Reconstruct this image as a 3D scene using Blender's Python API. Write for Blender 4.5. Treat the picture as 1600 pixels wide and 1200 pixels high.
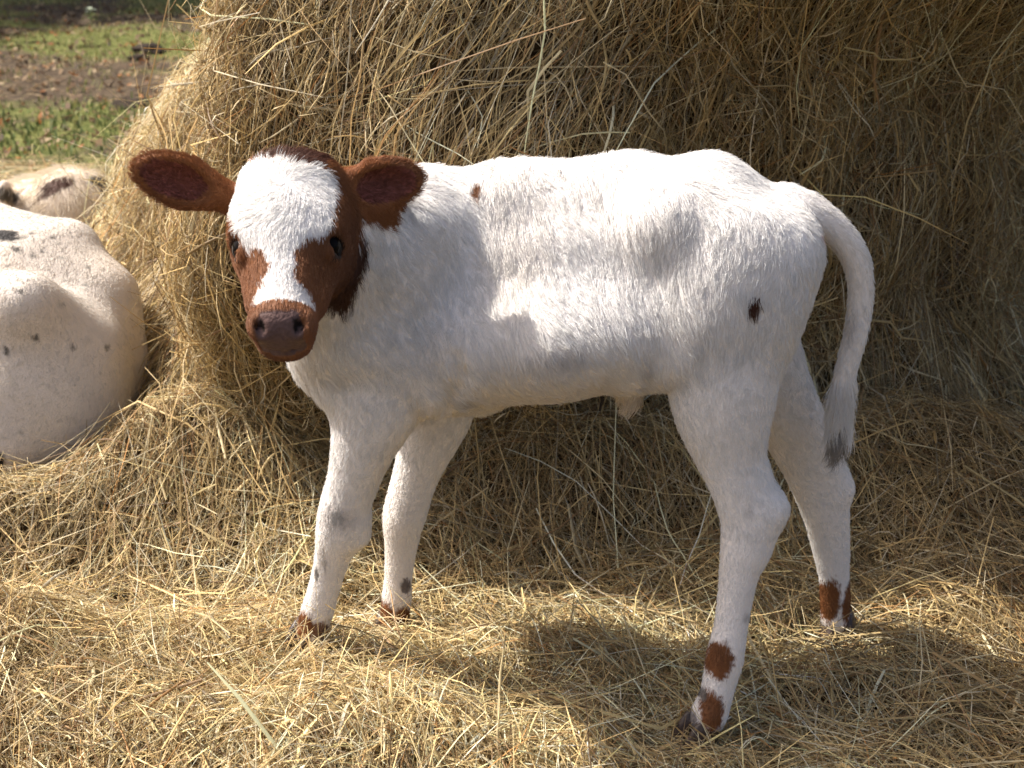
import bpy, bmesh, math, random
import numpy as np
from mathutils import Vector, kdtree

for o in list(bpy.data.objects):
    bpy.data.objects.remove(o, do_unlink=True)
scene = bpy.context.scene
COL = scene.collection
rng = np.random.default_rng(11)
random.seed(5)

# ------------------------------------------------------------------ camera
CAM_H, PITCH, FPX = 1.15, math.radians(22.0), 1931.0
cam_data = bpy.data.cameras.new('camera')
cam = bpy.data.objects.new('camera', cam_data)
COL.objects.link(cam)
cam.location = (0, 0, CAM_H)
cam.rotation_euler = (math.pi / 2 - PITCH, 0, 0)
cam_data.sensor_width = 36.0
cam_data.lens = 36.0 * FPX / 1600.0
cam_data.clip_start = 0.05
cam_data.clip_end = 600
cam_data.dof.use_dof = True
cam_data.dof.focus_distance = 1.72
cam_data.dof.aperture_fstop = 7.5
scene.camera = cam

# ------------------------------------------------------------------ sky, sun, exposure
SUN = Vector((-0.58, 0.19, 0.78)).normalized()          # towards the sun
elev = math.asin(SUN.z)
world = bpy.data.worlds.new('World')
scene.world = world
world.use_nodes = True
wn = world.node_tree
sky = wn.nodes.new('ShaderNodeTexSky')
sky.sky_type = 'NISHITA'
sky.sun_disc = False
sky.sun_elevation = elev
sky.sun_rotation = math.atan2(SUN.x, SUN.y)
bg = wn.nodes['Background']
wn.links.new(sky.outputs[0], bg.inputs[0])
sky.air_density = 0.8
sky.dust_density = 6.0
sky.ozone_density = 0.2
bg.inputs[1].default_value = 0.135
sun_data = bpy.data.lights.new('sun', 'SUN')
sun_data.energy = 5.0
sun_data.angle = math.radians(0.55)
sun_data.color = (1.0, 0.955, 0.88)
sun = bpy.data.objects.new('sun', sun_data)
COL.objects.link(sun)
sun.location = (-6, 2, 8)
sun.rotation_euler = SUN.to_track_quat('Z', 'Y').to_euler()
vs = scene.view_settings
vs.view_transform = 'Standard'
vs.look = 'None'
vs.gamma = 1
vs.use_curve_mapping = False
vs.exposure = 0.84
scene.render.engine = 'CYCLES'
scene.cycles.use_denoising = True
scene.cycles.max_bounces = 6
scene.cycles.diffuse_bounces = 3
scene.cycles.glossy_bounces = 2
scene.cycles.transmission_bounces = 4
scene.cycles.transparent_max_bounces = 4
scene.cycles_curves.shape = 'RIBBONS'
scene.cycles_curves.subdivisions = 2

# ------------------------------------------------------------------ helpers
SP, CP = math.sin(PITCH), math.cos(PITCH)
FWD = np.array((0, CP, -SP)); UP = np.array((0, SP, CP)); RIGHT = np.array((1.0, 0, 0))
CAMP = np.array((0, 0, CAM_H))

def at(px, py, Y):
    """the point at distance Y (metres, level) that the photograph shows at px, py"""
    d = FWD + RIGHT * ((px - 800) / FPX) + UP * ((600 - py) / FPX)
    return CAMP + d * (Y / d[1])

def pix(P):
    q = np.asarray(P) - CAMP
    t = q @ FWD
    return np.stack([800 + FPX * (q @ RIGHT) / t, 600 - FPX * (q @ UP) / t, t], -1)

def unit(v):
    v = np.asarray(v, float)
    return v / max(np.linalg.norm(v), 1e-9)

def link(name, data, parent=None):
    o = bpy.data.objects.new(name, data)
    COL.objects.link(o)
    if parent is not None:
        o.parent = parent
    return o

def tag(o, label=None, cat=None, group=None, kind=None):
    if label: o['label'] = label
    if cat: o['category'] = cat
    if group: o['group'] = group
    if kind: o['kind'] = kind
    return o

def mesh_from(name, V, F, mat=None, smooth=True):
    """V (n,3), F (m,3|4) index array"""
    V = np.asarray(V, np.float32); F = np.asarray(F, np.int32)
    me = bpy.data.meshes.new(name)
    k = F.shape[1]
    me.vertices.add(len(V)); me.vertices.foreach_set('co', V.ravel())
    me.loops.add(F.size); me.loops.foreach_set('vertex_index', F.ravel())
    me.polygons.add(len(F))
    me.polygons.foreach_set('loop_start', np.arange(0, F.size, k, dtype=np.int32))
    me.polygons.foreach_set('loop_total', np.full(len(F), k, np.int32))
    me.update(calc_edges=True)
    me.validate()
    if smooth:
        me.polygons.foreach_set('use_smooth', np.ones(len(me.polygons), bool))
    if mat: me.materials.append(mat)
    return me

def point_color(me, name, C):
    a = me.attributes.new(name, 'FLOAT_COLOR', 'POINT')
    C = np.asarray(C, np.float32)
    if C.shape[1] == 3:
        C = np.concatenate([C, np.ones((len(C), 1), np.float32)], 1)
    a.data.foreach_set('color', np.ascontiguousarray(C).ravel())

# smooth value noise (vectorised)
_perm = np.random.default_rng(3).random((64, 64, 64)).astype(np.float32)
def vnoise(P, scale=1.0, off=0.0):
    P = np.asarray(P, float) * scale + off + 100.0
    i = np.floor(P).astype(int); f = P - i
    f = f * f * (3 - 2 * f)
    out = 0
    for dx in (0, 1):
        for dy in (0, 1):
            for dz in (0, 1):
                w = (f[..., 0] if dx else 1 - f[..., 0]) * (f[..., 1] if dy else 1 - f[..., 1]) * (f[..., 2] if dz else 1 - f[..., 2])
                out = out + w * _perm[(i[..., 0] + dx) & 63, (i[..., 1] + dy) & 63, (i[..., 2] + dz) & 63]
    return out * 2 - 1

def xyz(x, y, z=0.0):
    x = np.asarray(x, float)
    return np.stack([x, np.broadcast_to(y, x.shape), np.broadcast_to(z, x.shape)], -1)

# ------------------------------------------------------------------ materials
def new_mat(name):
    m = bpy.data.materials.new(name)
    m.use_nodes = True
    nt = m.node_tree
    b = nt.nodes['Principled BSDF']
    return m, nt, b

def mat_plain(name, col, rough=0.6, spec=0.3, noise=0.0, scale=30.0, bump=0.0):
    m, nt, b = new_mat(name)
    b.inputs['Base Color'].default_value = (*col, 1)
    b.inputs['Roughness'].default_value = rough
    b.inputs['Specular IOR Level'].default_value = spec
    if noise or bump:
        tc = nt.nodes.new('ShaderNodeTexCoord')
        n = nt.nodes.new('ShaderNodeTexNoise')
        n.inputs['Scale'].default_value = scale
        n.inputs['Detail'].default_value = 6
        nt.links.new(tc.outputs['Object'], n.inputs['Vector'])
        if noise:
            r = nt.nodes.new('ShaderNodeValToRGB')
            r.color_ramp.elements[0].position = 0.3
            r.color_ramp.elements[1].position = 0.72
            r.color_ramp.elements[0].color = (*[c * (1 - noise) for c in col], 1)
            r.color_ramp.elements[1].color = (*[min(1, c * (1 + noise)) for c in col], 1)
            nt.links.new(n.outputs['Fac'], r.inputs[0])
            nt.links.new(r.outputs[0], b.inputs['Base Color'])
        if bump:
            bp = nt.nodes.new('ShaderNodeBump')
            bp.inputs['Strength'].default_value = bump
            bp.inputs['Distance'].default_value = 0.01
            nt.links.new(n.outputs['Fac'], bp.inputs['Height'])
            nt.links.new(bp.outputs[0], b.inputs['Normal'])
    return m

def mat_attr(name, attr, rough=0.55, spec=0.3, translucent=0.0, bump=0.0, bscale=200):
    m, nt, b = new_mat(name)
    a = nt.nodes.new('ShaderNodeAttribute')
    a.attribute_name = attr
    nt.links.new(a.outputs['Color'], b.inputs['Base Color'])
    b.inputs['Roughness'].default_value = rough
    b.inputs['Specular IOR Level'].default_value = spec
    if bump:
        tc = nt.nodes.new('ShaderNodeTexCoord')
        n = nt.nodes.new('ShaderNodeTexNoise'); n.inputs['Scale'].default_value = bscale
        bp = nt.nodes.new('ShaderNodeBump'); bp.inputs['Strength'].default_value = bump
        bp.inputs['Distance'].default_value = 0.004
        nt.links.new(tc.outputs['Object'], n.inputs['Vector'])
        nt.links.new(n.outputs['Fac'], bp.inputs['Height'])
        nt.links.new(bp.outputs[0], b.inputs['Normal'])
    if translucent:
        t = nt.nodes.new('ShaderNodeBsdfTranslucent')
        mx = nt.nodes.new('ShaderNodeMixShader')
        mx.inputs[0].default_value = translucent
        nt.links.new(a.outputs['Color'], t.inputs['Color'])
        nt.links.new(b.outputs[0], mx.inputs[1])
        nt.links.new(t.outputs[0], mx.inputs[2])
        nt.links.new(mx.outputs[0], nt.nodes['Material Output'].inputs['Surface'])
    return m

M_STRAW = mat_attr('straw', 'tint', 0.52, 0.35, 0.26)
M_GRASS = mat_attr('grass_blade', 'tint', 0.65, 0.12, 0.25)
M_LEAF = mat_attr('tree_leaf', 'tint', 0.5, 0.3, 0.3)
M_FUR = mat_attr('fur', 'tint', 0.55, 0.3, 0.18)
M_HIDE = mat_attr('hide', 'tint', 0.62, 0.2, 0.0, 0.35, 260)
M_EYE = mat_plain('eye_wet', (0.005, 0.0035, 0.003), 0.14, 0.05)
M_HOOF = mat_plain('hoof_horn', (0.055, 0.036, 0.027), 0.42, 0.4, 0.4, 60, 0.3)
M_CORD = mat_plain('dried_cord', (0.02, 0.014, 0.01), 0.7, 0.2)
M_BARK = mat_plain('bark', (0.09, 0.065, 0.045), 0.85, 0.2, 0.45, 12, 0.6)
M_CLOD = mat_plain('clod', (0.035, 0.025, 0.018), 0.9, 0.1, 0.4, 14, 0.5)
M_HAYCORE = mat_plain('hay_inside', (0.06, 0.04, 0.019), 0.9, 0.1, 0.55, 60, 0.8)  # dark colour paints in the shade deep between the stalks

def mat_ground():
    m, nt, b = new_mat('pasture')
    tc = nt.nodes.new('ShaderNodeTexCoord')
    def noise(scale, detail=8, rough=0.6):
        n = nt.nodes.new('ShaderNodeTexNoise')
        n.inputs['Scale'].default_value = scale
        n.inputs['Detail'].default_value = detail
        n.inputs['Roughness'].default_value = rough
        nt.links.new(tc.outputs['Object'], n.inputs['Vector'])
        return n
    def ramp(src, stops):
        r = nt.nodes.new('ShaderNodeValToRGB')
        e = r.color_ramp.elements
        e[0].position, e[0].color = stops[0][0], (*stops[0][1], 1)
        e[1].position, e[1].color = stops[-1][0], (*stops[-1][1], 1)
        for p, c in stops[1:-1]:
            q = e.new(p); q.color = (*c, 1)
        nt.links.new(src.outputs['Fac'], r.inputs[0])
        return r
    soil = ramp(noise(16), [(0.3, (0.03, 0.021, 0.015)), (0.5, (0.08, 0.057, 0.037)), (0.72, (0.16, 0.12, 0.075))])
    turf = ramp(noise(22), [(0.3, (0.06, 0.075, 0.02)), (0.55, (0.13, 0.14, 0.04)), (0.75, (0.26, 0.23, 0.1))])
    ta = nt.nodes.new('ShaderNodeAttribute'); ta.attribute_name = 'turf'
    add = nt.nodes.new('ShaderNodeMath'); add.operation = 'ADD'
    sub = nt.nodes.new('ShaderNodeMath'); sub.operation = 'MULTIPLY_ADD'
    sub.inputs[1].default_value = 0.9; sub.inputs[2].default_value = -0.45
    nt.links.new(noise(5, 6).outputs['Fac'], sub.inputs[0])
    nt.links.new(ta.outputs['Fac'], add.inputs[0]); nt.links.new(sub.outputs[0], add.inputs[1])
    fac = nt.nodes.new('ShaderNodeValToRGB')
    fac.color_ramp.elements[0].position = 0.35; fac.color_ramp.elements[1].position = 0.75
    nt.links.new(add.outputs[0], fac.inputs[0])
    mx = nt.nodes.new('ShaderNodeMixRGB')
    nt.links.new(fac.outputs[0], mx.inputs[0])
    nt.links.new(soil.outputs[0], mx.inputs[1]); nt.links.new(turf.outputs[0], mx.inputs[2])
    nt.links.new(mx.outputs[0], b.inputs['Base Color'])
    b.inputs['Roughness'].default_value = 0.95
    b.inputs['Specular IOR Level'].default_value = 0.1
    bp = nt.nodes.new('ShaderNodeBump')
    bp.inputs['Strength'].default_value = 0.9; bp.inputs['Distance'].default_value = 0.05
    nt.links.new(noise(9, 10, 0.7).outputs['Fac'], bp.inputs['Height'])
    nt.links.new(bp.outputs[0], b.inputs['Normal'])
    return m
M_GROUND = mat_ground()

# ------------------------------------------------------------------ ground
def ground_z(x, y):
    """pasture level; almost flat where the animals are, lumpy further off"""
    x = np.asarray(x, float)
    far = np.clip((np.asarray(y, float) - 4) / 4, 0, 1)
    return -0.03 + far * (0.05 * vnoise(xyz(x, y), 0.8, 7.3) + 0.025 * vnoise(xyz(x, y), 2.6, 1.1))

def turf_amount(x, y):
    n = vnoise(xyz(x, y), 0.9, 3.0) * 0.6 + vnoise(xyz(x, y), 2.7, 9.0) * 0.4
    band = np.interp(y, [3.5, 4.8, 5.6, 6.4, 7.4, 9.6, 10.4, 30], [0.2, 0.7, 0.65, 0.35, 0.2, 0.3, 0.75, 0.85])
    return np.clip(0.15 + 0.75 * band + 1.3 * n, 0, 1)

def build_ground():
    xs = np.concatenate([np.linspace(-300, -14, 14), np.linspace(-12, 12, 121), np.linspace(14, 300, 14)])
    ys = np.concatenate([np.linspace(-300, -6, 12), np.linspace(-4, 24, 141), np.linspace(28, 300, 14)])
    X, Y = np.meshgrid(xs, ys)
    V = xyz(X, Y, ground_z(X, Y)).reshape(-1, 3)
    n = len(xs)
    i, j = np.meshgrid(np.arange(len(xs) - 1), np.arange(len(ys) - 1))
    a = (j * n + i).ravel()
    F = np.stack([a, a + 1, a + n + 1, a + n], 1)
    o = link('ground', mesh_from('ground', V, F, M_GROUND))
    tag(o, kind='structure')
    at_ = o.data.attributes.new('turf', 'FLOAT', 'POINT')
    at_.data.foreach_set('value', turf_amount(V[:, 0], V[:, 1]).astype(np.float32))
build_ground()

# ------------------------------------------------------------------ hay: shapes
BC = np.array((0.20, 3.30))      # centre of the haystack
_BZ = np.array([-0.05, 0.0, 0.09, 0.3, 0.57, 0.72, 0.875, 1.0, 1.12, 1.22, 1.28])
_BR = np.array([1.42, 1.38, 1.33, 1.27, 1.15, 1.00, 0.76, 0.54, 0.36, 0.2, 0.0])
# the ridge: bulged forward to shade the ground, sloping back above
_MZ = np.array([-0.05, 0.0, 0.30, 0.48, 0.62, 0.80, 1.0, 1.2, 1.4, 1.6, 1.88])
_MR = np.array([1.32, 1.30, 1.38, 1.54, 1.61, 1.58, 1.50, 1.38, 1.15, 0.8, 0.0])
# the eaten side: hollow below, unseen overhang above shaped to shade wall and ground
_RZ = np.array([-0.05, 0.0, 0.3, 0.6, 0.9, 1.15, 1.4, 1.6, 1.74, 1.83, 1.88])
_RR = np.array([1.30, 1.26, 1.19, 1.21, 1.37, 1.62, 1.80, 1.70, 1.3, 0.6, 0.0])
STACK_TOP = 1.88
def _sst(a, b, x):
    t = np.clip((x - a) / (b - a), 0, 1)
    return t * t * (3 - 2 * t)
# bumps of the stack: (theta, z, amount, sigma theta, sigma z)
BUMPS = [(-0.45, 0.30, 0.20, 0.16, 0.30), (-0.30, 0.85, 0.04, 0.18, 0.35), (-0.58, 0.78, -0.22, 0.09, 0.14), (-0.42, 0.92, 0.06, 0.08, 0.3), (-0.20, 0.86, 0.08, 0.10, 0.35), (0.02, 0.75, -0.06, 0.07, 0.3), (-0.95, 0.72, 0.10, 0.16, 0.10), (-0.95, 0.55, 0.07, 0.22, 0.3),
         (0.52, 0.82, -0.17, 0.28, 0.20), (0.20, 0.55, 0.05, 0.2, 0.2), (-0.75, 0.16, 0.16, 0.30, 0.13),
         (1.50, 0.68, -0.24, 0.50, 0.17), (0.3, 0.12, 0.07, 0.5, 0.12), (0.15, 0.36, -0.05, 0.3, 0.08)]

def stack_r(th, z):
    w1 = _sst(-1.05, -0.62, th) * (1 - _sst(1.9, 2.7, th))
    w2 = _sst(-0.12, 0.13, th) * (1 - _sst(1.6, 2.4, th))
    r = np.interp(z, _BZ, _BR) * (1 - w1) + (np.interp(z, _MZ, _MR) * (1 - w2) + np.interp(z, _RZ, _RR) * w2) * w1
    w3 = np.exp(-((th + 0.88) / 0.30) ** 4)
    r = r * (1 - w3) + np.interp(z, [-0.05, 0, 0.3, 0.6, 0.9, 1.1, 1.25, 1.88], [1.58, 1.52, 1.28, 1.04, 0.72, 0.46, 0.3, 0.0]) * w3
    for t0, z0, a, st, sz in BUMPS:
        r = r + a * np.exp(-((th - t0) / st) ** 2 - ((z - z0) / sz) ** 2)
    Q = np.stack([np.sin(th) * 2.2, np.cos(th) * 2.2, z * 1.6 + 0 * th], -1)
    edge = np.clip((STACK_TOP - z) / 0.4, 0, 1)
    K = np.stack([np.sin(th) * 13.0, np.cos(th) * 13.0, z * 1.7 + 0 * th], -1)       # hanging locks
    r = r + edge * (0.034 * vnoise(K, 1.0, 12.0) + 0.02 * vnoise(K, 2.1, 3.0))
    return r + edge * (0.05 * vnoise(Q, 1.7, 2.0) + 0.036 * vnoise(Q, 4.3, 9.0) + 0.018 * vnoise(Q, 10.0, 4.0))

def stack_p(th, z):
    r = stack_r(th, z)
    return np.stack([BC[0] + r * np.sin(th), BC[1] - 0.82 * r * np.cos(th), z + 0 * th], -1)

def stack_n(th, z):
    e = 0.02
    a = stack_p(th + e, z) - stack_p(th - e, z)
    b = stack_p(th, z + e) - stack_p(th, z - e)
    n = np.cross(a, b)
    n /= np.linalg.norm(n, axis=-1, keepdims=True) + 1e-9
    return n

MOUNDS = [(-0.26, 1.58, 0.018, 0.2, 0.05), (-0.18, 1.68, 0.008, 0.1, 0.035), (-0.12, 1.63, 0.035, 0.28, 0.06), (-0.85, 1.62, 0.06, 0.22, 0.10), (0.225, 1.44, -0.040, 0.10, 0.09), (0.46, 1.70, -0.036, 0.10, 0.09), (-0.60, 2.10, 0.25, 0.24, 0.15), (-0.98, 1.98, 0.13, 0.22, 0.10), (-0.14, 1.40, 0.055, 0.34, 0.16), (-0.75, 1.45, 0.06, 0.3, 0.2), (-0.37, 1.66, 0.03, 0.2, 0.12),
          (0.95, 2.05, 0.05, 0.35, 0.2), (0.15, 2.16, 0.19, 0.5, 0.13), (0.85, 2.22, 0.14, 0.4, 0.16), (-0.30, 1.80, -0.03, 0.14, 0.07), (1.0, 1.5, 0.02, 0.3, 0.2),
          (-2.0, 4.6, 0.05, 0.8, 0.6)]
def litter_z(x, y):
    x = np.asarray(x, float); y = np.asarray(y, float)
    h = 0.012 + 0 * x
    for a, b, c, sx, sy in MOUNDS:
        h = h + c * np.exp(-((x - a) / sx) ** 2 - ((y - b) / sy) ** 2)
    P = xyz(x, y)
    return h + 0.026 * vnoise(P, 3.1, 4.0) + 0.020 * vnoise(P, 8.0, 1.0)

# ------------------------------------------------------------------ hay: stalks
PAL = np.array([[0.68, 0.50, 0.22], [0.57, 0.395, 0.16], [0.80, 0.65, 0.36], [0.42, 0.275, 0.11], [0.30, 0.18, 0.078],
                [0.57, 0.43, 0.18], [0.76, 0.65, 0.42], [0.50, 0.26, 0.085]])
PALW = np.array([0.24, 0.2, 0.16, 0.14, 0.08, 0.08, 0.07, 0.03])
def straw_colors(n, P):
    c = PAL[rng.choice(len(PAL), n, p=PALW)]
    c = c * (0.36 + 0.80 * rng.random((n, 1)) ** 1.1)
    lf = vnoise(P, 2.3, 5.0)[:, None]
    return np.clip(c * (1 + 0.30 * lf * np.array([0.8, 1.0, 1.4]) + np.array([0.0, 0.02, 0.10])), 0.02, 0.8)

def straw_mesh(name, path, width, col, kind='v', nrm=None):
    """path (n,k,3), width (n,), col (n,3): each stalk a folded ribbon (three edges) or a flat blade"""
    n, k, _ = path.shape
    T = np.gradient(path, axis=1)
    T /= np.linalg.norm(T, axis=2, keepdims=True) + 1e-9
    R = rng.normal(size=(n, 1, 3)) if nrm is None else nrm[:, None, :] + 0.5 * rng.normal(size=(n, 1, 3))
    B = np.cross(T, R); B /= np.linalg.norm(B, axis=2, keepdims=True) + 1e-9
    N = np.cross(B, T)
    taper = np.interp(np.linspace(0, 1, k), [0, 0.08, 0.75, 1], [0.75, 1, 0.9, 0.35])[None, :, None]
    w = width[:, None, None] * taper * 0.5
    if kind == 'v':
        V = np.stack([path - B * w - N * w * 0.35, path + N * w * 0.75, path + B * w - N * w * 0.35], 2)
        m = 3
    else:
        V = np.stack([path - B * w, path + B * w], 2)
        m = 2
    base = (np.arange(n) * k * m)[:, None, None]
    s = (np.arange(k - 1) * m)[None, :, None]
    c = np.arange(m - 1)[None, None, :]
    a = (base + s + c).ravel()
    F = np.stack([a, a + 1, a + 1 + m, a + m], 1)
    me = mesh_from(name, V.reshape(-1, 3), F, M_STRAW)
    var = 1 + 0.16 * np.sin(np.linspace(0, 3, k))[None, :, None] * rng.normal(size=(n, 1, 1))
    C = np.repeat((col[:, None, :] * var)[:, :, None, :], m, 2).reshape(-1, 3)
    point_color(me, 'tint', np.clip(C, 0.01, 0.85))
    return me

def lengths(n, lo=0.03, mid=0.13, hi=0.42):
    return np.clip(rng.lognormal(math.log(mid), 0.55, n), lo, hi)

def stack_paths(n, th_rng, z_rng, spread, mid=0.13, hi=0.42, lift=(-0.03, 0.02), out=0.03, k=5, base_dir=None):
    th = rng.uniform(*th_rng, n); z = rng.uniform(*z_rng, n)
    L = lengths(n, 0.03, mid, hi)
    P0 = stack_p(th, z)
    if base_dir is None:
        al = 0.8 * vnoise(P0, 2.2, 3.0) + 0.45 * vnoise(P0, 5.5, 8.0)      # 0 = hanging straight down
        al = al - 0.55 * np.exp(-((th + 0.8) / 0.35) ** 2) * np.clip((z - 0.4) / 0.3, 0, 1)
    else:
        al = np.full(n, base_dir)
    al = al + spread * rng.normal(size=n)
    curv = rng.normal(size=n) * 1.4
    s = np.linspace(-0.5, 0.5, k)[None, :] * L[:, None]
    ang = al[:, None] + curv[:, None] * s
    kink = (rng.random(n) < 0.18)[:, None] * (s > 0) * rng.normal(size=(n, 1)) * 0.7
    ang = ang + kink
    ds = np.gradient(s, axis=1)
    u = np.cumsum(np.sin(ang) * ds, 1); v = -np.cumsum(np.cos(ang) * ds, 1)
    u -= u[:, k // 2:k // 2 + 1]; v -= v[:, k // 2:k // 2 + 1]
    R = stack_r(th, z)[:, None] + 0.05
    zz = np.clip(z[:, None] + v * 0.92, -0.02, 1.86)
    tt = th[:, None] + u / np.maximum(R, 0.3)
    P = stack_p(tt, zz); N = stack_n(tt, zz)
    l0 = rng.uniform(*lift, n)[:, None]
    tilt = rng.normal(size=n)[:, None] * out * np.minimum(L / 0.12, 1.4)[:, None]
    arch = np.abs(rng.normal(size=n))[:, None] * 0.012
    f = (s / L[:, None]) * 2
    P = P + N * (l0 + tilt * f + arch * (1 - f * f))[..., None]
    P[..., 2] = np.maximum(P[..., 2], 0.004)
    return P, N[:, k // 2]

def litter_paths(n, xr, yr, mid=0.14, hi=0.45, lift=(-0.015, 0.022), tilt=0.014, k=5, inside=None):
    x = rng.uniform(*xr, n); y = rng.uniform(*yr, n)
    if inside is not None:
        m = inside(x, y); x, y = x[m], y[m]; n = len(x)
    L = lengths(n, 0.03, mid, hi)
    P0 = xyz(x, y)
    al = 2.6 * vnoise(P0, 1.7, 6.0) + rng.normal(size=n) * 0.95
    curv = rng.normal(size=n) * 1.9
    s = np.linspace(-0.5, 0.5, k)[None, :] * L[:, None]
    ang = al[:, None] + curv[:, None] * s + (rng.random(n) < 0.2)[:, None] * (s > 0) * rng.normal(size=(n, 1)) * 0.7
    ds = np.gradient(s, axis=1)
    u = np.cumsum(np.cos(ang) * ds, 1); v = np.cumsum(np.sin(ang) * ds, 1)
    u -= u[:, k // 2:k // 2 + 1]; v -= v[:, k // 2:k // 2 + 1]
    X = x[:, None] + u; Y = y[:, None] + v
    Z = litter_z(X, Y)
    f = (s / L[:, None]) * 2
    Z = Z + rng.uniform(*lift, n)[:, None] + rng.normal(size=(n, 1)) * tilt * f * np.minimum(L / 0.1, 2)[:, None] + np.abs(rng.normal(size=(n, 1))) * 0.010 * (1 - f * f)
    return np.stack([X, Y, np.maximum(Z, -0.02)], -1), np.tile(np.array([0, 0, 1.0]), (n, 1))

def widths(n, a=0.0007, b=0.0027):
    w = a + (b - a) * rng.random(n) ** 1.9
    return np.where(rng.random(n) < 0.025, rng.uniform(0.0035, 0.0065, n), w)      # a few broad dry leaves

def seed_heads(P, n):
    """dry grass panicles: little husks along the last stretch of some stalks"""
    i = rng.choice(len(P), n, replace=False); m = 12
    a, b = P[i, -2], P[i, -1]
    t = rng.uniform(0.2, 1.25, (n, m, 1)); c = a[:, None] + (b - a)[:, None] * t
    d = unit_rows((b - a)[:, None] + 0.9 * np.linalg.norm(b - a, axis=1)[:, None, None] * rng.normal(size=(n, m, 3)) * 0.6)
    L = rng.uniform(0.006, 0.016, (n, m, 1))
    s = np.linspace(0, 1, P.shape[1])[None, None, :, None]
    return (c[:, :, None] + d[:, :, None] * L[:, :, None] * s).reshape(n * m, P.shape[1], 3)

def unit_rows(v):
    return v / (np.linalg.norm(v, axis=-1, keepdims=True) + 1e-9)

def build_haystack():
    root = link('haystack', None)
    root.location = (BC[0], BC[1], 0)
    tag(root, 'tall loose golden haystack behind the standing calf', 'haystack')
    off = np.array((BC[0], BC[1], 0))
    # core
    th = np.linspace(-math.pi, math.pi, 161)[:-1]; z = np.concatenate([np.linspace(-0.05, 1.8, 76), [1.84, 1.87, 1.879]])
    TH, Z = np.meshgrid(th, z)
    # carry the dents and lobes all round without a seam
    P = stack_p(TH, Z); N = stack_n(TH, Z)
    w = np.clip((math.pi - np.abs(TH)) / 0.3, 0, 1)[..., None]
    P = P - N * 0.035 * w
    V = P.reshape(-1, 3); n = len(th)
    i, j = np.meshgrid(np.arange(n), np.arange(len(z) - 1))
    a = (j * n + i).ravel(); b = (j * n + (i + 1) % n).ravel()
    F = np.stack([a, b, b + n, a + n], 1)
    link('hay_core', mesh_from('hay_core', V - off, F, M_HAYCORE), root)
    # straw skin
    paths, nr = [], []
    A = (-1.75, 1.55)
    for args in (
        dict(n=17000, th_rng=A, z_rng=(0.0, 1.25), spread=0.40, mid=0.16, lift=(-0.035, 0.008), out=0.012),
        dict(n=17500, th_rng=A, z_rng=(0.0, 1.35), spread=0.30, mid=0.20, hi=0.5, lift=(-0.02, 0.018), out=0.020),
        dict(n=9000, th_rng=A, z_rng=(0.0, 1.35), spread=1.0, mid=0.10, lift=(-0.01, 0.022), out=0.03),
        dict(n=9000, th_rng=A, z_rng=(0.0, 1.35), spread=1.6, mid=0.05, hi=0.1, lift=(-0.01, 0.025), out=0.03),
        dict(n=3500, th_rng=A, z_rng=(1.2, 1.86), spread=0.8, mid=0.25, hi=0.5, lift=(-0.02, 0.02), out=0.02),
        dict(n=6000, th_rng=(-1.5, -0.3), z_rng=(0.0, 1.1), spread=0.9, mid=0.06, hi=0.12, lift=(0.0, 0.025), out=0.03),
        dict(n=3500, th_rng=(-1.6, 1.5), z_rng=(0.02, 1.75), spread=0.8, mid=0.3, hi=0.5, lift=(0.0, 0.028), out=0.03),
        dict(n=900, th_rng=(-1.9, 1.4), z_rng=(0.02, 1.5), spread=1.2, mid=0.16, hi=0.35, lift=(0.0, 0.03), out=0.10),
        dict(n=3000, th_rng=(1.55, 4.5), z_rng=(0.0, 1.8), spread=0.8, mid=0.22, hi=0.5, lift=(-0.01, 0.02), out=0.02)):
        p, q = stack_paths(**args)
        paths.append(p); nr.append(q)
    P = np.concatenate(paths); Nn = np.concatenate(nr)
    sh = seed_heads(P[16000:], 300); W = widths(len(P))
    P = np.concatenate([P, sh]); Nn = np.concatenate([Nn, rng.normal(size=(len(sh), 3))]); W = np.concatenate([W, rng.uniform(0.0016, 0.003, len(sh))])
    n = len(P)
    me = straw_mesh('straw', P - off, W, straw_colors(n, P[:, 2]), 'v', Nn)
    tag(link('straw', me, root), kind='stuff')
    # the long stalks that stand out one by one
    p, q = stack_paths(150, (-1.2, 1.1), (0.1, 1.1), 0.7, 0.36, 0.6, (0.022, 0.034), 0.035, 7)
    cols = np.clip(straw_colors(150, p[:, 3]) * 1.15, 0, 0.8)
    for i in range(150):
        c = p[i].mean(0)
        me = straw_mesh('stalk', p[i:i + 1] - c, np.array([rng.uniform(0.0017, 0.0034)]), cols[i:i + 1], 'v', q[i:i + 1])
        o = link('stalk', me, root); o.location = c - off
    return root
haystack = build_haystack()

def outside_stack(x, y):
    r = np.hypot(x - BC[0], (y - BC[1]) / 0.82)
    return r > 1.2

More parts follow.
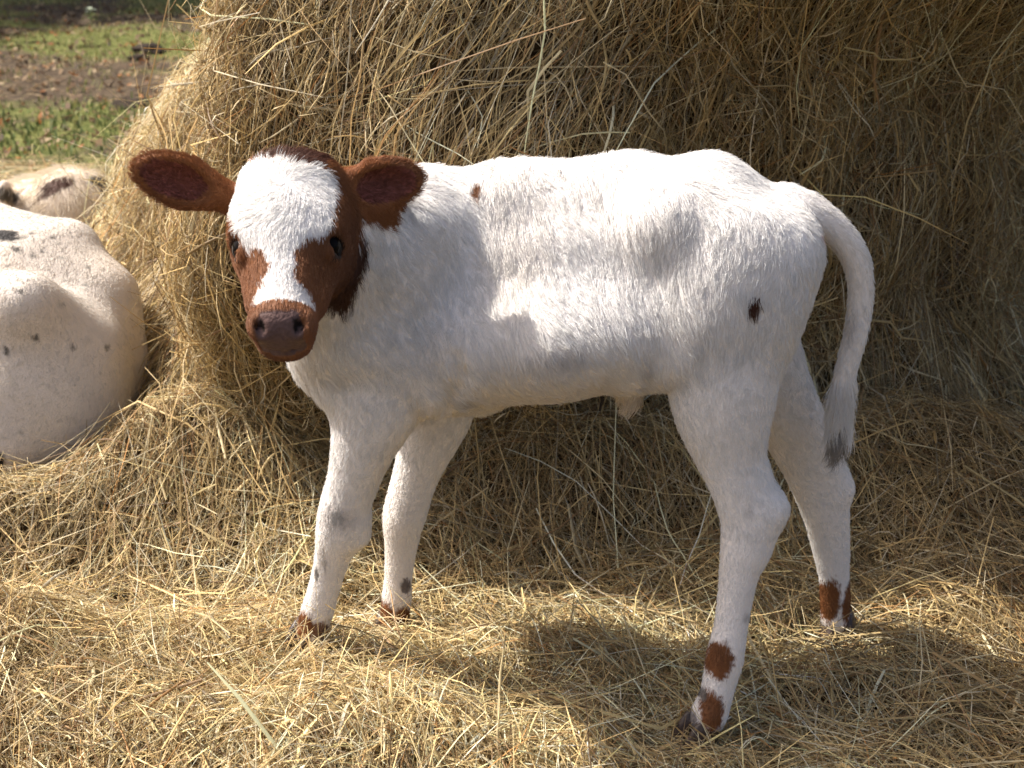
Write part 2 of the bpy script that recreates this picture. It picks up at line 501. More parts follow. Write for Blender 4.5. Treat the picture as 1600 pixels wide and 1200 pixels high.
def build_litter():
    root = link('hay_litter', None)
    root.location = (0, 1.6, 0)
    tag(root, 'loose trampled hay spread over the ground under the calf', 'hay', kind='stuff')
    off = np.array((0, 1.6, 0))
    xs = np.linspace(-2.6, 2.4, 168); ys = np.linspace(0.5, 5.4, 164)
    X, Y = np.meshgrid(xs, ys)
    fade = np.minimum(np.minimum((X + 2.6) / 0.4, (2.4 - X) / 0.4), np.minimum((Y - 0.5) / 0.3, (5.4 - Y) / 0.5)).clip(0, 1)
    Z = (litter_z(X, Y) - 0.022) * fade - 0.045 * (1 - fade)
    V = xyz(X, Y, Z).reshape(-1, 3) - off
    n = len(xs)
    i, j = np.meshgrid(np.arange(n - 1), np.arange(len(ys) - 1))
    a = (j * n + i).ravel()
    F = np.stack([a, a + 1, a + n + 1, a + n], 1)
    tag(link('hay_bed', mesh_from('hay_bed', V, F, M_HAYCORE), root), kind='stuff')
    paths, nr = [], []
    for args in (
        dict(n=16000, xr=(-1.25, 1.45), yr=(1.22, 2.45), lift=(-0.025, 0.008)),
        dict(n=15500, xr=(-1.25, 1.45), yr=(1.22, 2.45), mid=0.17, lift=(-0.012, 0.018), tilt=0.018),
        dict(n=11000, xr=(-1.25, 1.45), yr=(1.22, 2.45), mid=0.05, hi=0.1, lift=(-0.01, 0.022), tilt=0.02),
        dict(n=1800, xr=(-1.2, 1.4), yr=(1.25, 2.4), mid=0.26, hi=0.42, lift=(0.0, 0.025), tilt=0.018),
        dict(n=9000, xr=(-0.95, 0.35), yr=(1.22, 1.68), mid=0.08, hi=0.3, lift=(0.0, 0.03), tilt=0.03),
        dict(n=3500, xr=(-2.4, 2.2), yr=(0.6, 1.24), mid=0.2, hi=0.5),
        dict(n=2500, xr=(-2.4, -1.0), yr=(1.2, 3.6), mid=0.2, hi=0.5),
        dict(n=2500, xr=(1.3, 2.3), yr=(1.2, 3.6), mid=0.2, hi=0.5),
        dict(n=5000, xr=(-2.5, -0.6), yr=(3.4, 5.3), mid=0.2, hi=0.5)):
        p, q = litter_paths(inside=outside_stack, **args)
        paths.append(p); nr.append(q)
    P = np.concatenate(paths); Nn = np.concatenate(nr)
    sh = seed_heads(P[12000:36000], 300); W = widths(len(P))
    P = np.concatenate([P, sh]); Nn = np.concatenate([Nn, rng.normal(size=(len(sh), 3))]); W = np.concatenate([W, rng.uniform(0.0016, 0.003, len(sh))])
    n = len(P)
    C = straw_colors(n, P[:, 2])
    tag(link('straw', straw_mesh('straw', P - off, W, C, 'v', Nn), root), kind='stuff')
    p, q = litter_paths(150, (-1.0, 1.2), (1.35, 2.1), 0.26, 0.42, (0.018, 0.028), 0.016, 7)
    cols = np.clip(straw_colors(150, p[:, 3]) * 1.12, 0, 0.8)
    for i in range(150):
        c = p[i].mean(0)
        me = straw_mesh('stalk', p[i:i + 1] - c, np.array([rng.uniform(0.0016, 0.0034)]), cols[i:i + 1], 'v', q[i:i + 1])
        o = link('stalk', me, root); o.location = c - off
build_litter()

# ------------------------------------------------------------------ animals: smooth-blended solids turned into one skin
class Solid:
    def __init__(self, lo, hi, h):
        self.lo = np.array(lo, float); self.h = h
        self.n = np.ceil((np.array(hi) - self.lo) / h).astype(int) + 1
        self.F = np.full(self.n, 1.0, np.float32)
        self.id = np.zeros(self.n, np.int16)
        self.flow = [np.array((0, 0, -1.0))]
        self.part = ['none']
    def _grid(self, lo, hi):
        i0 = np.clip(np.floor((lo - self.lo) / self.h).astype(int), 0, self.n - 1)
        i1 = np.clip(np.ceil((hi - self.lo) / self.h).astype(int) + 1, 1, self.n)
        ax = [self.lo[d] + self.h * np.arange(i0[d], i1[d]) for d in range(3)]
        G = np.stack(np.meshgrid(*ax, indexing='ij'), -1).astype(np.float32)
        return (slice(i0[0], i1[0]), slice(i0[1], i1[1]), slice(i0[2], i1[2])), G
    def _put(self, sl, d, k, flow, part, sub):
        A = self.F[sl]
        if sub:
            h = np.clip(k - np.abs(A + d), 0, None) / k
            self.F[sl] = np.maximum(A, -d) + h * h * k * 0.25
            return
        self.flow.append(unit(flow)); self.part.append(part)
        m = d < A
        I = self.id[sl]; I[m] = len(self.flow) - 1
        h = np.clip(k - np.abs(A - d), 0, None) / k
        self.F[sl] = np.minimum(A, d) - h * h * k * 0.25
    def cone(self, a, b, ra, rb, k=0.03, side=None, wa=None, wb=None, flow=None, part='body', sub=False):
        """tapered limb from a to b; ra, rb the radii, wa, wb the half widths along the axis side"""
        a = np.asarray(a, float); b = np.asarray(b, float)
        m = max(ra, rb, wa or 0, wb or 0) + k + 3 * self.h
        sl, G = self._grid(np.minimum(a, b) - m, np.maximum(a, b) + m)
        ab = (b - a).astype(np.float32)
        t = np.clip(((G - a.astype(np.float32)) @ ab) / max(ab @ ab, 1e-9), 0, 1)
        q = G - (a.astype(np.float32) + t[..., None] * ab)
        r = ra + (rb - ra) * t
        if side is None:
            d = np.sqrt((q * q).sum(-1)) - r
        else:
            s = unit(side).astype(np.float32)
            w = wa + (wb - wa) * t
            qs = q @ s
            q2 = (q * q).sum(-1) - qs * qs
            mm = np.sqrt(np.maximum((qs / w) ** 2 + q2 / r ** 2, 1e-12))
            d = (mm - 1) * np.minimum(w, r)
        self._put(sl, d.astype(np.float32), k, b - a if flow is None else flow, part, sub)
    def ball(self, c, r, k=0.03, axes=None, flow=(0, 0, -1), part='body', sub=False):
        c = np.asarray(c, float); r = np.broadcast_to(np.asarray(r, float), (3,))
        m = r.max() + k + 3 * self.h
        sl, G = self._grid(c - m, c + m)
        q = G - c.astype(np.float32)
        if axes is not None:
            q = q @ np.array(axes, np.float32).T
        k0 = np.sqrt(((q / r) ** 2).sum(-1)); k1 = np.sqrt(((q / r ** 2) ** 2).sum(-1)) + 1e-6
        self._put(sl, (k0 * (k0 - 1) / k1).astype(np.float32), k, flow, part, sub)
    def skin(self, smooth=2):
        F = self.F; S = F < 0
        cs = [(i, j, k) for i in (0, 1) for j in (0, 1) for k in (0, 1)]
        nx, ny, nz = F.shape
        cnt = sum(S[i:nx - 1 + i, j:ny - 1 + j, k:nz - 1 + k].astype(np.int8) for i, j, k in cs)
        act = np.argwhere((cnt > 0) & (cnt < 8))
        idx = np.full((nx - 1, ny - 1, nz - 1), -1, np.int32)
        idx[tuple(act.T)] = np.arange(len(act))
        acc = np.zeros((len(act), 3)); num = np.zeros(len(act))
        for c0 in cs:
            for d in range(3):
                if c0[d]: continue
                c1 = list(c0); c1[d] = 1
                f0 = F[tuple((act + c0).T)]; f1 = F[tuple((act + c1).T)]
                m = (f0 < 0) != (f1 < 0)
                t = np.where(m, f0 / np.where(m, f0 - f1, 1), 0)
                p = np.array(c0, float)[None] + np.zeros((len(act), 3)); p[:, d] += t
                acc[m] += p[m]; num[m] += 1
        V = self.lo + (act + acc / num[:, None]) * self.h
        quads = []
        for d in range(3):
            e, g = (d + 1) % 3, (d + 2) % 3
            A = np.moveaxis(S, d, 0); ch = A[:-1] != A[1:]
            ch = np.moveaxis(ch, 0, d)
            E = np.argwhere(ch)
            E = E[(E[:, e] > 0) & (E[:, g] > 0) & (E[:, e] < F.shape[e] - 1) & (E[:, g] < F.shape[g] - 1)]
            inside = S[tuple(E.T)]
            q = []
            for (de, dg) in ((-1, -1), (0, -1), (0, 0), (-1, 0)):
                C = E.copy(); C[:, e] += de; C[:, g] += dg
                q.append(idx[tuple(C.T)])
            q = np.stack(q, 1)
            q[~inside] = q[~inside][:, ::-1]
            quads.append(q)
        Q = np.concatenate(quads)
        ids = self.id[tuple(np.round((V - self.lo) / self.h).astype(int).T)]
        ed = np.concatenate([Q[:, [0, 1]], Q[:, [1, 2]], Q[:, [2, 3]], Q[:, [3, 0]]])
        def avg(X):
            out = np.zeros_like(X); deg = np.bincount(ed.ravel(), minlength=len(X)).astype(float)
            for c in range(X.shape[1]):
                out[:, c] = np.bincount(ed[:, 0], X[ed[:, 1], c], len(X)) + np.bincount(ed[:, 1], X[ed[:, 0], c], len(X))
            return out / deg[:, None]
        for _ in range(smooth):
            V = V + 0.55 * (avg(V) - V)
            V = V - 0.57 * (avg(V) - V) * 0.9
        fl = np.array(self.flow)[ids]
        for _ in range(10):
            fl = 0.4 * fl + 0.6 * avg(fl)
        return V, Q, ids, fl

def vert_normals(V, Q):
    n = np.cross(V[Q[:, 2]] - V[Q[:, 0]], V[Q[:, 3]] - V[Q[:, 1]])
    out = np.zeros_like(V)
    for c in range(4):
        for d in range(3):
            out[:, d] += np.bincount(Q[:, c], n[:, d], len(V))
    return out / (np.linalg.norm(out, axis=1, keepdims=True) + 1e-12)

def fur(name, V, Q, flow, hlen, color_fn, count, parent, off, radius=0.00030, lie=0.82, clump=0.55, nclump=6000, dens=None, k=5, wav=0.12):
    """short hair grown from the skin: combed along flow, gathered in little locks"""
    N = vert_normals(V, Q)
    area = 0.5 * np.linalg.norm(np.cross(V[Q[:, 2]] - V[Q[:, 0]], V[Q[:, 3]] - V[Q[:, 1]]), axis=1)
    w = area * (1 if dens is None else dens[Q].mean(1)) * (hlen[Q].mean(1) > 0.0005)
    f = rng.choice(len(Q), count, p=w / w.sum())
    a, b = rng.random((2, count))
    wt = np.stack([(1 - a) * (1 - b), a * (1 - b), a * b, (1 - a) * b], 1)[..., None]
    q = Q[f]
    P = (V[q] * wt).sum(1); n = (N[q] * wt).sum(1); fl = (flow[q] * wt).sum(1); L = (hlen[q] * wt[..., 0]).sum(1)
    n /= np.linalg.norm(n, axis=1, keepdims=True) + 1e-9
    sw = np.stack([vnoise(P, 14, 1.0), vnoise(P, 14, 21.0), vnoise(P, 14, 41.0)], 1)
    sw2 = np.stack([vnoise(P, 45, 1.0), vnoise(P, 45, 21.0), vnoise(P, 45, 41.0)], 1)
    cw = np.clip(L / 0.018, 0.25, 1.1)[:, None]
    t = fl + (0.4 * sw + 0.45 * sw2) * cw + 0.12 * rng.normal(size=P.shape)
    t = t - n * (t * n).sum(1, keepdims=True)
    t /= np.linalg.norm(t, axis=1, keepdims=True) + 1e-9
    L = L * (0.7 + 0.6 * rng.random(count))
    li = np.clip(lie + 0.10 * rng.normal(size=count) + 0.1 * vnoise(P, 30, 3.0), 0.2, 0.97)[:, None]
    s = np.linspace(0, 1, k)[None, :, None]
    up = n * np.sqrt(1 - li * li)
    C = P[:, None] + L[:, None, None] * (s * (t * li)[:, None] + (s - 0.45 * s * s) * up[:, None])
    # locks
    m = rng.choice(count, min(nclump, count), replace=False)
    kd = kdtree.KDTree(len(m))
    for i, j in enumerate(m): kd.insert(P[j], i)
    kd.balance()
    near = np.array([m[kd.find(p)[1]] for p in P])
    tip = C[near]
    shift = (P - P[near])[:, None]
    pull = clump * np.clip(L / 0.014, 0.15, 1.1)[:, None, None] * s ** 1.5 * (0.5 + rng.random((count, 1, 1)) * 0.8)
    C = C + (tip - C) * np.clip(pull, 0, 0.9)
    C = C + wav * L[:, None, None] * 0.25 * np.sin(s * 5 + rng.random((count, 1, 1)) * 6) * s * np.cross(t, n)[:, None]
    col = color_fn(P)
    col = np.clip(col * (0.90 + 0.17 * rng.random((count, 1))), 0, 0.93)
    hc = bpy.data.hair_curves.new(name)
    hc.add_curves([k] * count)
    hc.points.foreach_set('position', np.ascontiguousarray((C - off), np.float32).ravel())
    ra = hc.attributes.get('radius') or hc.attributes.new('radius', 'FLOAT', 'POINT')
    rr = (radius * np.linspace(1, 0.25, k)[None, :] * (0.8 + 0.4 * rng.random((count, 1)))).astype(np.float32)
    ra.data.foreach_set('value', rr.ravel())
    ta = hc.attributes.new('tint', 'FLOAT_COLOR', 'POINT')
    cc = np.concatenate([col, np.ones((count, 1))], 1).astype(np.float32)
    ta.data.foreach_set('color', np.repeat(cc[:, None], k, 1).ravel())
    hc.materials.append(M_FUR)
    return tag(link(name, hc, parent), kind='stuff')

def in_poly(x, y, poly):
    poly = np.asarray(poly); ins = np.zeros(len(x), bool)
    j = len(poly) - 1
    for i in range(len(poly)):
        xi, yi = poly[i]; xj, yj = poly[j]
        c = ((yi > y) != (yj > y)) & (x < (xj - xi) * (y - yi) / (yj - yi + 1e-12) + xi)
        ins ^= c; j = i
    return ins

WHITE = np.array((0.775, 0.76, 0.74)); BROWN = np.array((0.20, 0.078, 0.029)); DARKBROWN = np.array((0.06, 0.022, 0.012))
CREAM = np.array((0.70, 0.58, 0.43)); GREY = np.array((0.16, 0.14, 0.125)); SKIN = np.array((0.11, 0.064, 0.056)); PINK = np.array((0.55, 0.27, 0.2))

# ------------------------------------------------------------------ the standing calf
def build_calf():
    S = Solid((-0.60, 1.22, -0.03), (0.62, 1.98, 0.93), 0.0042)
    mid = lambda px: 1.60 + (1240 - px) / 680 * 0.08
    AX = unit(at(560, 420, mid(560)) - at(1240, 420, mid(1240)))   # towards the head
    AX[2] = 0; AX = unit(AX)
    SD = unit(np.cross(AX, (0, 0, 1)))                              # sideways
    if SD[1] > 0: SD = -SD                                         # towards the camera
    B = lambda px, py, dy=0.0: at(px, py, mid(px) + dy)
    back = unit(-AX * 0.45 + np.array((0, 0, -1)))
    down = np.array((0, 0, -1.0))
    # trunk
    sec = [(585, 480, 0.088, 0.108), (660, 462, 0.090, 0.130), (760, 452, 0.092, 0.132), (880, 438, 0.095, 0.132),
           (980, 424, 0.092, 0.124), (1070, 410, 0.090, 0.106), (1150, 405, 0.088, 0.086), (1200, 402, 0.068, 0.060)]
    for p, q in zip(sec[:-1], sec[1:]):
        S.cone(B(*p[:2]), B(*q[:2]), p[3], q[3], 0.03, SD, p[2], q[2], flow=back)
    low = [(640, 522, 0.102, 0.083), (760, 512, 0.132, 0.085), (880, 501, 0.140, 0.085), (990, 486, 0.122, 0.080), (1060, 473, 0.098, 0.07)]
    for p, q in zip(low[:-1], low[1:]):
        S.cone(B(*p[:2]), B(*q[:2]), p[3], q[3], 0.05, SD, p[2], q[2], flow=back)
    # spine, withers, sacrum, pin bones, hook bones
    S.cone(B(665, 312), B(800, 304), 0.026, 0.025, 0.06, flow=back)
    S.cone(B(800, 304), B(980, 288), 0.025, 0.024, 0.06, flow=back)
    S.cone(B(980, 288), B(1110, 293), 0.024, 0.024, 0.05, flow=back)
    S.cone(B(1110, 293), B(1235, 340), 0.024, 0.026, 0.05, flow=back)
    for s in (-1, 1):
        S.ball(B(1040, 342, 0.072 * s), (0.026, 0.018, 0.018), 0.075, flow=back)
        S.cone(B(1040, 342, 0.066 * s), B(1110, 306, 0.03 * s), 0.018, 0.02, 0.07, flow=back)
        S.ball(B(1230, 392, 0.05 * s), 0.030, 0.05, flow=down)
        S.ball(B(1088, 392, 0.055 * s), (0.060, 0.036, 0.065), 0.06, flow=back)
        # thigh, buttock
        S.ball(B(1164, 462, 0.078 * s), (0.074, 0.056, 0.118), 0.05, flow=down)
        S.ball(B(1105, 500, 0.086 * s), (0.05, 0.044, 0.085), 0.05, flow=unit((0.3, 0, -1)))
        S.cone(B(1216, 402, 0.056 * s), B(1178, 560, 0.062 * s), 0.038, 0.038, 0.04, flow=down)
        # shoulder blade and upper arm
        S.cone(B(660, 356, 0.068 * s), B(575, 520, 0.082 * s), 0.044, 0.055, 0.05, flow=back)
        S.cone(B(578, 520, 0.084 * s), B(672, 602, 0.080 * s), 0.055, 0.040, 0.045, flow=down)
    # flank fold in front of the near and far stifle
    for s in (-1, 1):
        S.cone(B(1000, 575, 0.075 * s), B(1075, 560, 0.085 * s), 0.02, 0.03, 0.05, flow=unit((0.3, 0, -1)))
    # brisket
    S.cone(B(540, 540), B(600, 585), 0.062, 0.055, 0.06, SD, 0.06, 0.062, flow=down)
    S.cone(B(600, 590), B(740, 600), 0.040, 0.036, 0.05, flow=(0.6, 0, -0.5))
    # sheath
    S.cone(B(972, 560, -0.02), B(985, 622, -0.03), 0.030, 0.014, 0.03, flow=down, part='sheath')
    # legs: (px, py, Y, radius along the leg's plane, half width sideways)
    def resample(pts, n):
        A = np.array(pts); u = np.linspace(0, len(A) - 1, n)
        i = np.minimum(u.astype(int), len(A) - 2); t = (u - i)[:, None]
        m = np.gradient(A, axis=0)
        return (2 * t**3 - 3 * t**2 + 1) * A[i] + (t**3 - 2 * t**2 + t) * m[i] + (3 * t**2 - 2 * t**3) * A[i + 1] + (t**3 - t**2) * m[i + 1]
    def leg(pts, part, k=0.022):
        pts = [np.append(at(*q[:3]), np.array(q[3:]) * np.interp(q[1], [600, 700, 830, 900], [0.99, 0.96, 0.93, 0.86])) for q in pts]
        pts = resample(pts, 3 * len(pts))
        for a, b in zip(pts[:-1], pts[1:]):
            S.cone(a[:3], b[:3], a[3], b[3], k * 0.5, SD, a[4], b[4], part=part)
    leg([(1130, 560, 1.535, 0.074, 0.060), (1130, 640, 1.525, 0.062, 0.050), (1142, 715, 1.515, 0.042, 0.034), (1160, 775, 1.505, 0.034, 0.028),
         (1168, 815, 1.500, 0.032, 0.027), (1160, 865, 1.492, 0.0285, 0.024), (1150, 925, 1.484, 0.0240, 0.0215), (1141, 985, 1.474, 0.0225, 0.021),
         (1132, 1030, 1.468, 0.0255, 0.025), (1122, 1075, 1.462, 0.0215, 0.023), (1112, 1108, 1.457, 0.0225, 0.026), (1103, 1124, 1.455, 0.0235, 0.027)], 'hind_near')
    S.cone(at(1176, 735, 1.512), at(1203, 795, 1.502), 0.010, 0.0165, 0.03, part='hind_near')   # heel tendon to the hock point
    S.cone(at(1203, 795, 1.502), at(1180, 860, 1.494), 0.0155, 0.012, 0.03, part='hind_near')
    leg([(1170, 540, 1.665, 0.068, 0.05), (1208, 610, 1.675, 0.052, 0.044), (1252, 690, 1.69, 0.045, 0.034), (1278, 755, 1.700, 0.038, 0.028), (1290, 800, 1.706, 0.033, 0.027),
         (1298, 855, 1.712, 0.0275, 0.023), (1303, 900, 1.716, 0.0225, 0.021), (1305, 935, 1.72, 0.0225, 0.0225), (1305, 957, 1.724, 0.0205, 0.0225), (1305, 970, 1.724, 0.0215, 0.025)], 'hind_far')
    S.cone(at(1290, 720, 1.70), at(1312, 760, 1.704), 0.012, 0.016, 0.03, part='hind_far')
    leg([(600, 590, 1.585, 0.066, 0.046), (585, 640, 1.588, 0.056, 0.043), (568, 695, 1.592, 0.042, 0.036), (552, 750, 1.598, 0.034, 0.031), (538, 795, 1.602, 0.0335, 0.032),
         (530, 830, 1.604, 0.0315, 0.031), (519, 872, 1.608, 0.025, 0.0235), (506, 920, 1.612, 0.0225, 0.021), (496, 955, 1.616, 0.0235, 0.0235), (490, 977, 1.62, 0.021, 0.024), (486, 988, 1.62, 0.022, 0.026)], 'fore_near')
    S.cone(at(555, 815, 1.603), at(560, 835, 1.604), 0.016, 0.014, 0.03, part='fore_near')
    leg([(690, 620, 1.735, 0.055, 0.042), (672, 680, 1.738, 0.043, 0.036), (652, 735, 1.742, 0.034, 0.031), (637, 785, 1.745, 0.032, 0.031), (630, 815, 1.746, 0.030, 0.030),
         (626, 860, 1.748, 0.0235, 0.0225), (622, 905, 1.75, 0.0215, 0.021), (620, 935, 1.75, 0.0225, 0.0235), (617, 958, 1.75, 0.0205, 0.024), (614, 970, 1.75, 0.022, 0.026)], 'fore_far')
    # tail
    tl = [(1222, 316, 1.605, 0.030), (1268, 334, 1.60, 0.0255), (1308, 362, 1.595, 0.0205), (1337, 405, 1.59, 0.018), (1345, 460, 1.585, 0.0165), (1337, 520, 1.58, 0.0155),
          (1323, 575, 1.58, 0.0145), (1313, 630, 1.58, 0.0145), (1311, 670, 1.58, 0.0135), (1308, 708, 1.58, 0.008)]
    tp = resample([np.append(at(*q[:3]), q[3] * 0.84) for q in tl], 40)
    for a, b in zip(tp[:-1], tp[1:]):
        S.cone(a[:3], b[:3], a[3], b[3], 0.008, part='tail')

    # head frame: L runs from poll to nose, W to the side, F out of the forehead
    n_ax = unit(0.895 * -UP + 0.445 * -FWD + np.array((0.04, 0, 0)))
    w_ax = unit(np.array((1.0, 0, 0)) - n_ax * n_ax[0])
    f_ax = unit(np.cross(w_ax, n_ax))
    if f_ax @ FWD > 0: f_ax = -f_ax
    ca, sa = math.cos(-0.02), math.sin(-0.02)
    w2 = w_ax * ca - f_ax * -sa
    f2 = f_ax * ca + w_ax * -sa
    w_ax, f_ax = unit(w2), unit(f2)
    HO = at(448, 236, 1.49)
    HS = 0.86
    H = lambda W, L, F: HO + (w_ax * W + n_ax * L * 1.05 + f_ax * F) * HS
    HL = lambda P: np.stack([(P - HO) @ w_ax, (P - HO) @ n_ax / 1.05, (P - HO) @ f_ax], -1) / HS
    def hball(c, r, k, *a, **kw): S.ball(c, np.asarray(r) * HS, k * HS, *a, **kw)
    def hcone(a, b, ra, rb, k, side=None, wa=None, wb=None, **kw): S.cone(a, b, ra * HS, rb * HS, k * HS, side, wa and wa * HS, wb and wb * HS, **kw)
    AXH = np.stack([w_ax, n_ax, f_ax])
    HX = dict(part='head')
    hball(H(0, 0.062, -0.062), (0.064, 0.068, 0.062), 0.02, AXH, flow=n_ax * 0.6 + f_ax * 0.1, **HX)
    hcone(H(0, 0.032, -0.040), H(0, 0.115, -0.036), 0.036, 0.036, 0.03, w_ax, 0.062, 0.060, flow=n_ax, **HX)
    hcone(H(0, 0.100, -0.040), H(0, 0.235, -0.030), 0.042, 0.030, 0.03, w_ax, 0.058, 0.035, flow=n_ax, **HX)
    hcone(H(0, 0.070, -0.105), H(0, 0.235, -0.066), 0.042, 0.028, 0.03, w_ax, 0.052, 0.033, flow=n_ax, **HX)
    for s in (-1, 1):
        hcone(H(s * 0.050, 0.070, -0.040), H(s * 0.056, 0.110, -0.036), 0.020, 0.018, 0.03, flow=n_ax, **HX)      # brow
        hcone(H(s * 0.042, 0.125, -0.078), H(s * 0.034, 0.200, -0.062), 0.030, 0.018, 0.03, flow=n_ax, **HX)       # cheek
        hball(H(s * 0.050, 0.095, -0.098), (0.022, 0.04, 0.036), 0.03, AXH, flow=n_ax, **HX)                        # jaw
    hball(H(0, 0.246, -0.040), (0.042, 0.034, 0.038), 0.02, AXH, flow=n_ax, part='muzzle')
    hball(H(0, 0.262, -0.066), (0.032, 0.020, 0.020), 0.02, AXH, flow=n_ax, part='muzzle')
    for s in (-1, 1):
        hball(H(s * 0.026, 0.256, -0.021), (0.017, 0.020, 0.016), 0.014, AXH, flow=n_ax, part='muzzle')            # nostril wing
        hball(H(s * 0.0240, 0.2665, -0.006), (0.0056, 0.0075, 0.014), 0.006, AXH, sub=True)                       # nostril
        hball(H(s * 0.0295, 0.2590, -0.006), (0.0042, 0.006, 0.014), 0.005, AXH, sub=True)
    hcone(H(-0.03, 0.277, -0.050), H(0.03, 0.277, -0.050), 0.0025, 0.0025, 0.005, sub=True)                        # mouth line
    # poll tuft
    hball(H(0, 0.000, -0.040), (0.050, 0.018, 0.028), 0.025, AXH, flow=f_ax * 0.8 + n_ax * 0.5, part='poll')
    for s in (-1, 1):
        hball(H(s * 0.040, 0.020, -0.046), (0.024, 0.024, 0.026), 0.025, AXH, flow=n_ax, **HX)
    # eye sockets and lids
    eyes = []
    for s in (-1, 1):
        e = H(s * 0.0540, 0.127, -0.0435)
        hball(H(s * 0.069, 0.127, -0.036), (0.013, 0.018, 0.020), 0.008, AXH, sub=True)
        hcone(H(s * 0.060, 0.112, -0.022), H(s * 0.073, 0.116, -0.050), 0.0078, 0.0072, 0.01, flow=n_ax, **HX)
        hcone(H(s * 0.059, 0.143, -0.028), H(s * 0.067, 0.141, -0.052), 0.0062, 0.0058, 0.01, flow=n_ax, **HX)
        eyes.append(e)
    # ears: cupped leaves with the hollow towards the camera
    ears = []
    def ear(base, tip, part, wd, tw, hollow):
        base = np.asarray(base); tip = np.asarray(tip)
        ax = unit(tip - base); ln = np.linalg.norm(tip - base)
        nr = unit(-FWD - ax * (-FWD @ ax) + np.array(tw)); nr = unit(nr - ax * (nr @ ax)); wi = np.cross(ax, nr)
        A = np.stack([ax, wi, nr])
        c = base + ax * ln * 0.58
        ears.append((c, A, ln, wd))
        S.cone(base - ax * 0.02, base + ax * ln * 0.35, 0.019, 0.022, 0.02, nr, 0.017, 0.012, flow=ax, part=part)
        S.ball(c, (ln * 0.46, wd, 0.015), 0.02, A, flow=ax, part=part)
        S.ball(c + nr * hollow - ax * 0.004, (ln * 0.40, wd * 0.80, 0.018), 0.008, A, sub=True)
    ear(at(350, 306, 1.53), at(214, 260, 1.50), 'ear', 0.0305, (0, 0, -0.25), 0.0165)
    ear(at(528, 302, 1.53), at(657, 276, 1.55), 'ear', 0.0300, (0, 0, -0.35), 0.0165)
    # neck
    nk = [(H(0, 0.060, -0.115), 0.066, 0.070), (at(545, 385, 1.60), 0.082, 0.084), (at(610, 400, 1.655), 0.112, 0.100)]
    for a, b in zip(nk[:-1], nk[1:]):
        S.cone(a[0], b[0], a[1], b[1], 0.04, SD, a[2], b[2], flow=(0.25, 0, -1), part='neck')
    S.cone(H(0, 0.10, -0.13), at(535, 545, 1.62), 0.040, 0.070, 0.05, flow=(0.1, 0, -1), part='neck')
    S.cone(H(0, 0.045, -0.095), at(665, 324, 1.66), 0.034, 0.032, 0.05, flow=(0.5, 0, -0.9), part='neck')
    # skin folds behind the elbow and along the ribs
    def groove(pts, r, k=0.010):
        for a, b in zip(pts[:-1], pts[1:]):
            S.cone(a, b, r, r, k, sub=True)
    def near(px, py):
        """the near skin at a point of the flank"""
        best = None
        for Y in np.arange(1.36, 1.72, 0.003):
            p = at(px, py, Y)
            i = np.round((p - S.lo) / S.h).astype(int)
            if (i >= 0).all() and (i < S.n).all() and S.F[tuple(i)] < 0:
                best = p; break
        return best if best is not None else at(px, py, 1.5)
    for pts in ([(712, 560), (722, 585), (722, 608)], [(702, 606), (704, 622), (700, 640)]):
        groove([near(*p) + np.array((0, -0.0025, 0.0)) for p in pts], 0.0016, 0.018)

    V, Q, ids, flow = S.skin(3)
    N = vert_normals(V, Q)
    parts = np.array(S.part)[ids]
    PX = pix(V)
    kd = kdtree.KDTree(len(V))
    for i, v in enumerate(V): kd.insert(v, i)
    kd.balance()

    inner_ear = np.zeros(len(V), bool)
    for c, A, ln_, wd in ears:
        q = (V - c) @ A.T
        inner_ear |= (parts == 'ear') & ((q[:, 0] / (ln_ * 0.37)) ** 2 + (q[:, 1] / (wd * 0.72)) ** 2 < 1) & (N @ A[2] > 0.25) & (q[:, 2] > -0.02)
    # ---- coat: colours belong to places on the skin
    face_white_px = [(398, 252), (440, 247), (489, 257), (518, 270), (526, 284), (523, 330), (515, 356), (502, 377), (494, 369), (476, 377), (463, 395),
                     (459, 414), (466, 440), (485, 460), (492, 483), (453, 491), (407, 483), (393, 466), (407, 447), (420, 421), (422, 408), (407, 392), (393, 385),
                     (388, 395), (375, 382), (365, 353), (357, 323), (359, 291), (365, 258)]
    def skin_at(px, py):
        m = (np.abs(PX[:, 0] - px) < 7) & (np.abs(PX[:, 1] - py) < 7)
        i = np.where(m)[0]
        if len(i) == 0:
            i = np.argsort(np.hypot(PX[:, 0] - px, PX[:, 1] - py))[:20]
        return V[i[np.argmin(PX[i, 2])]]
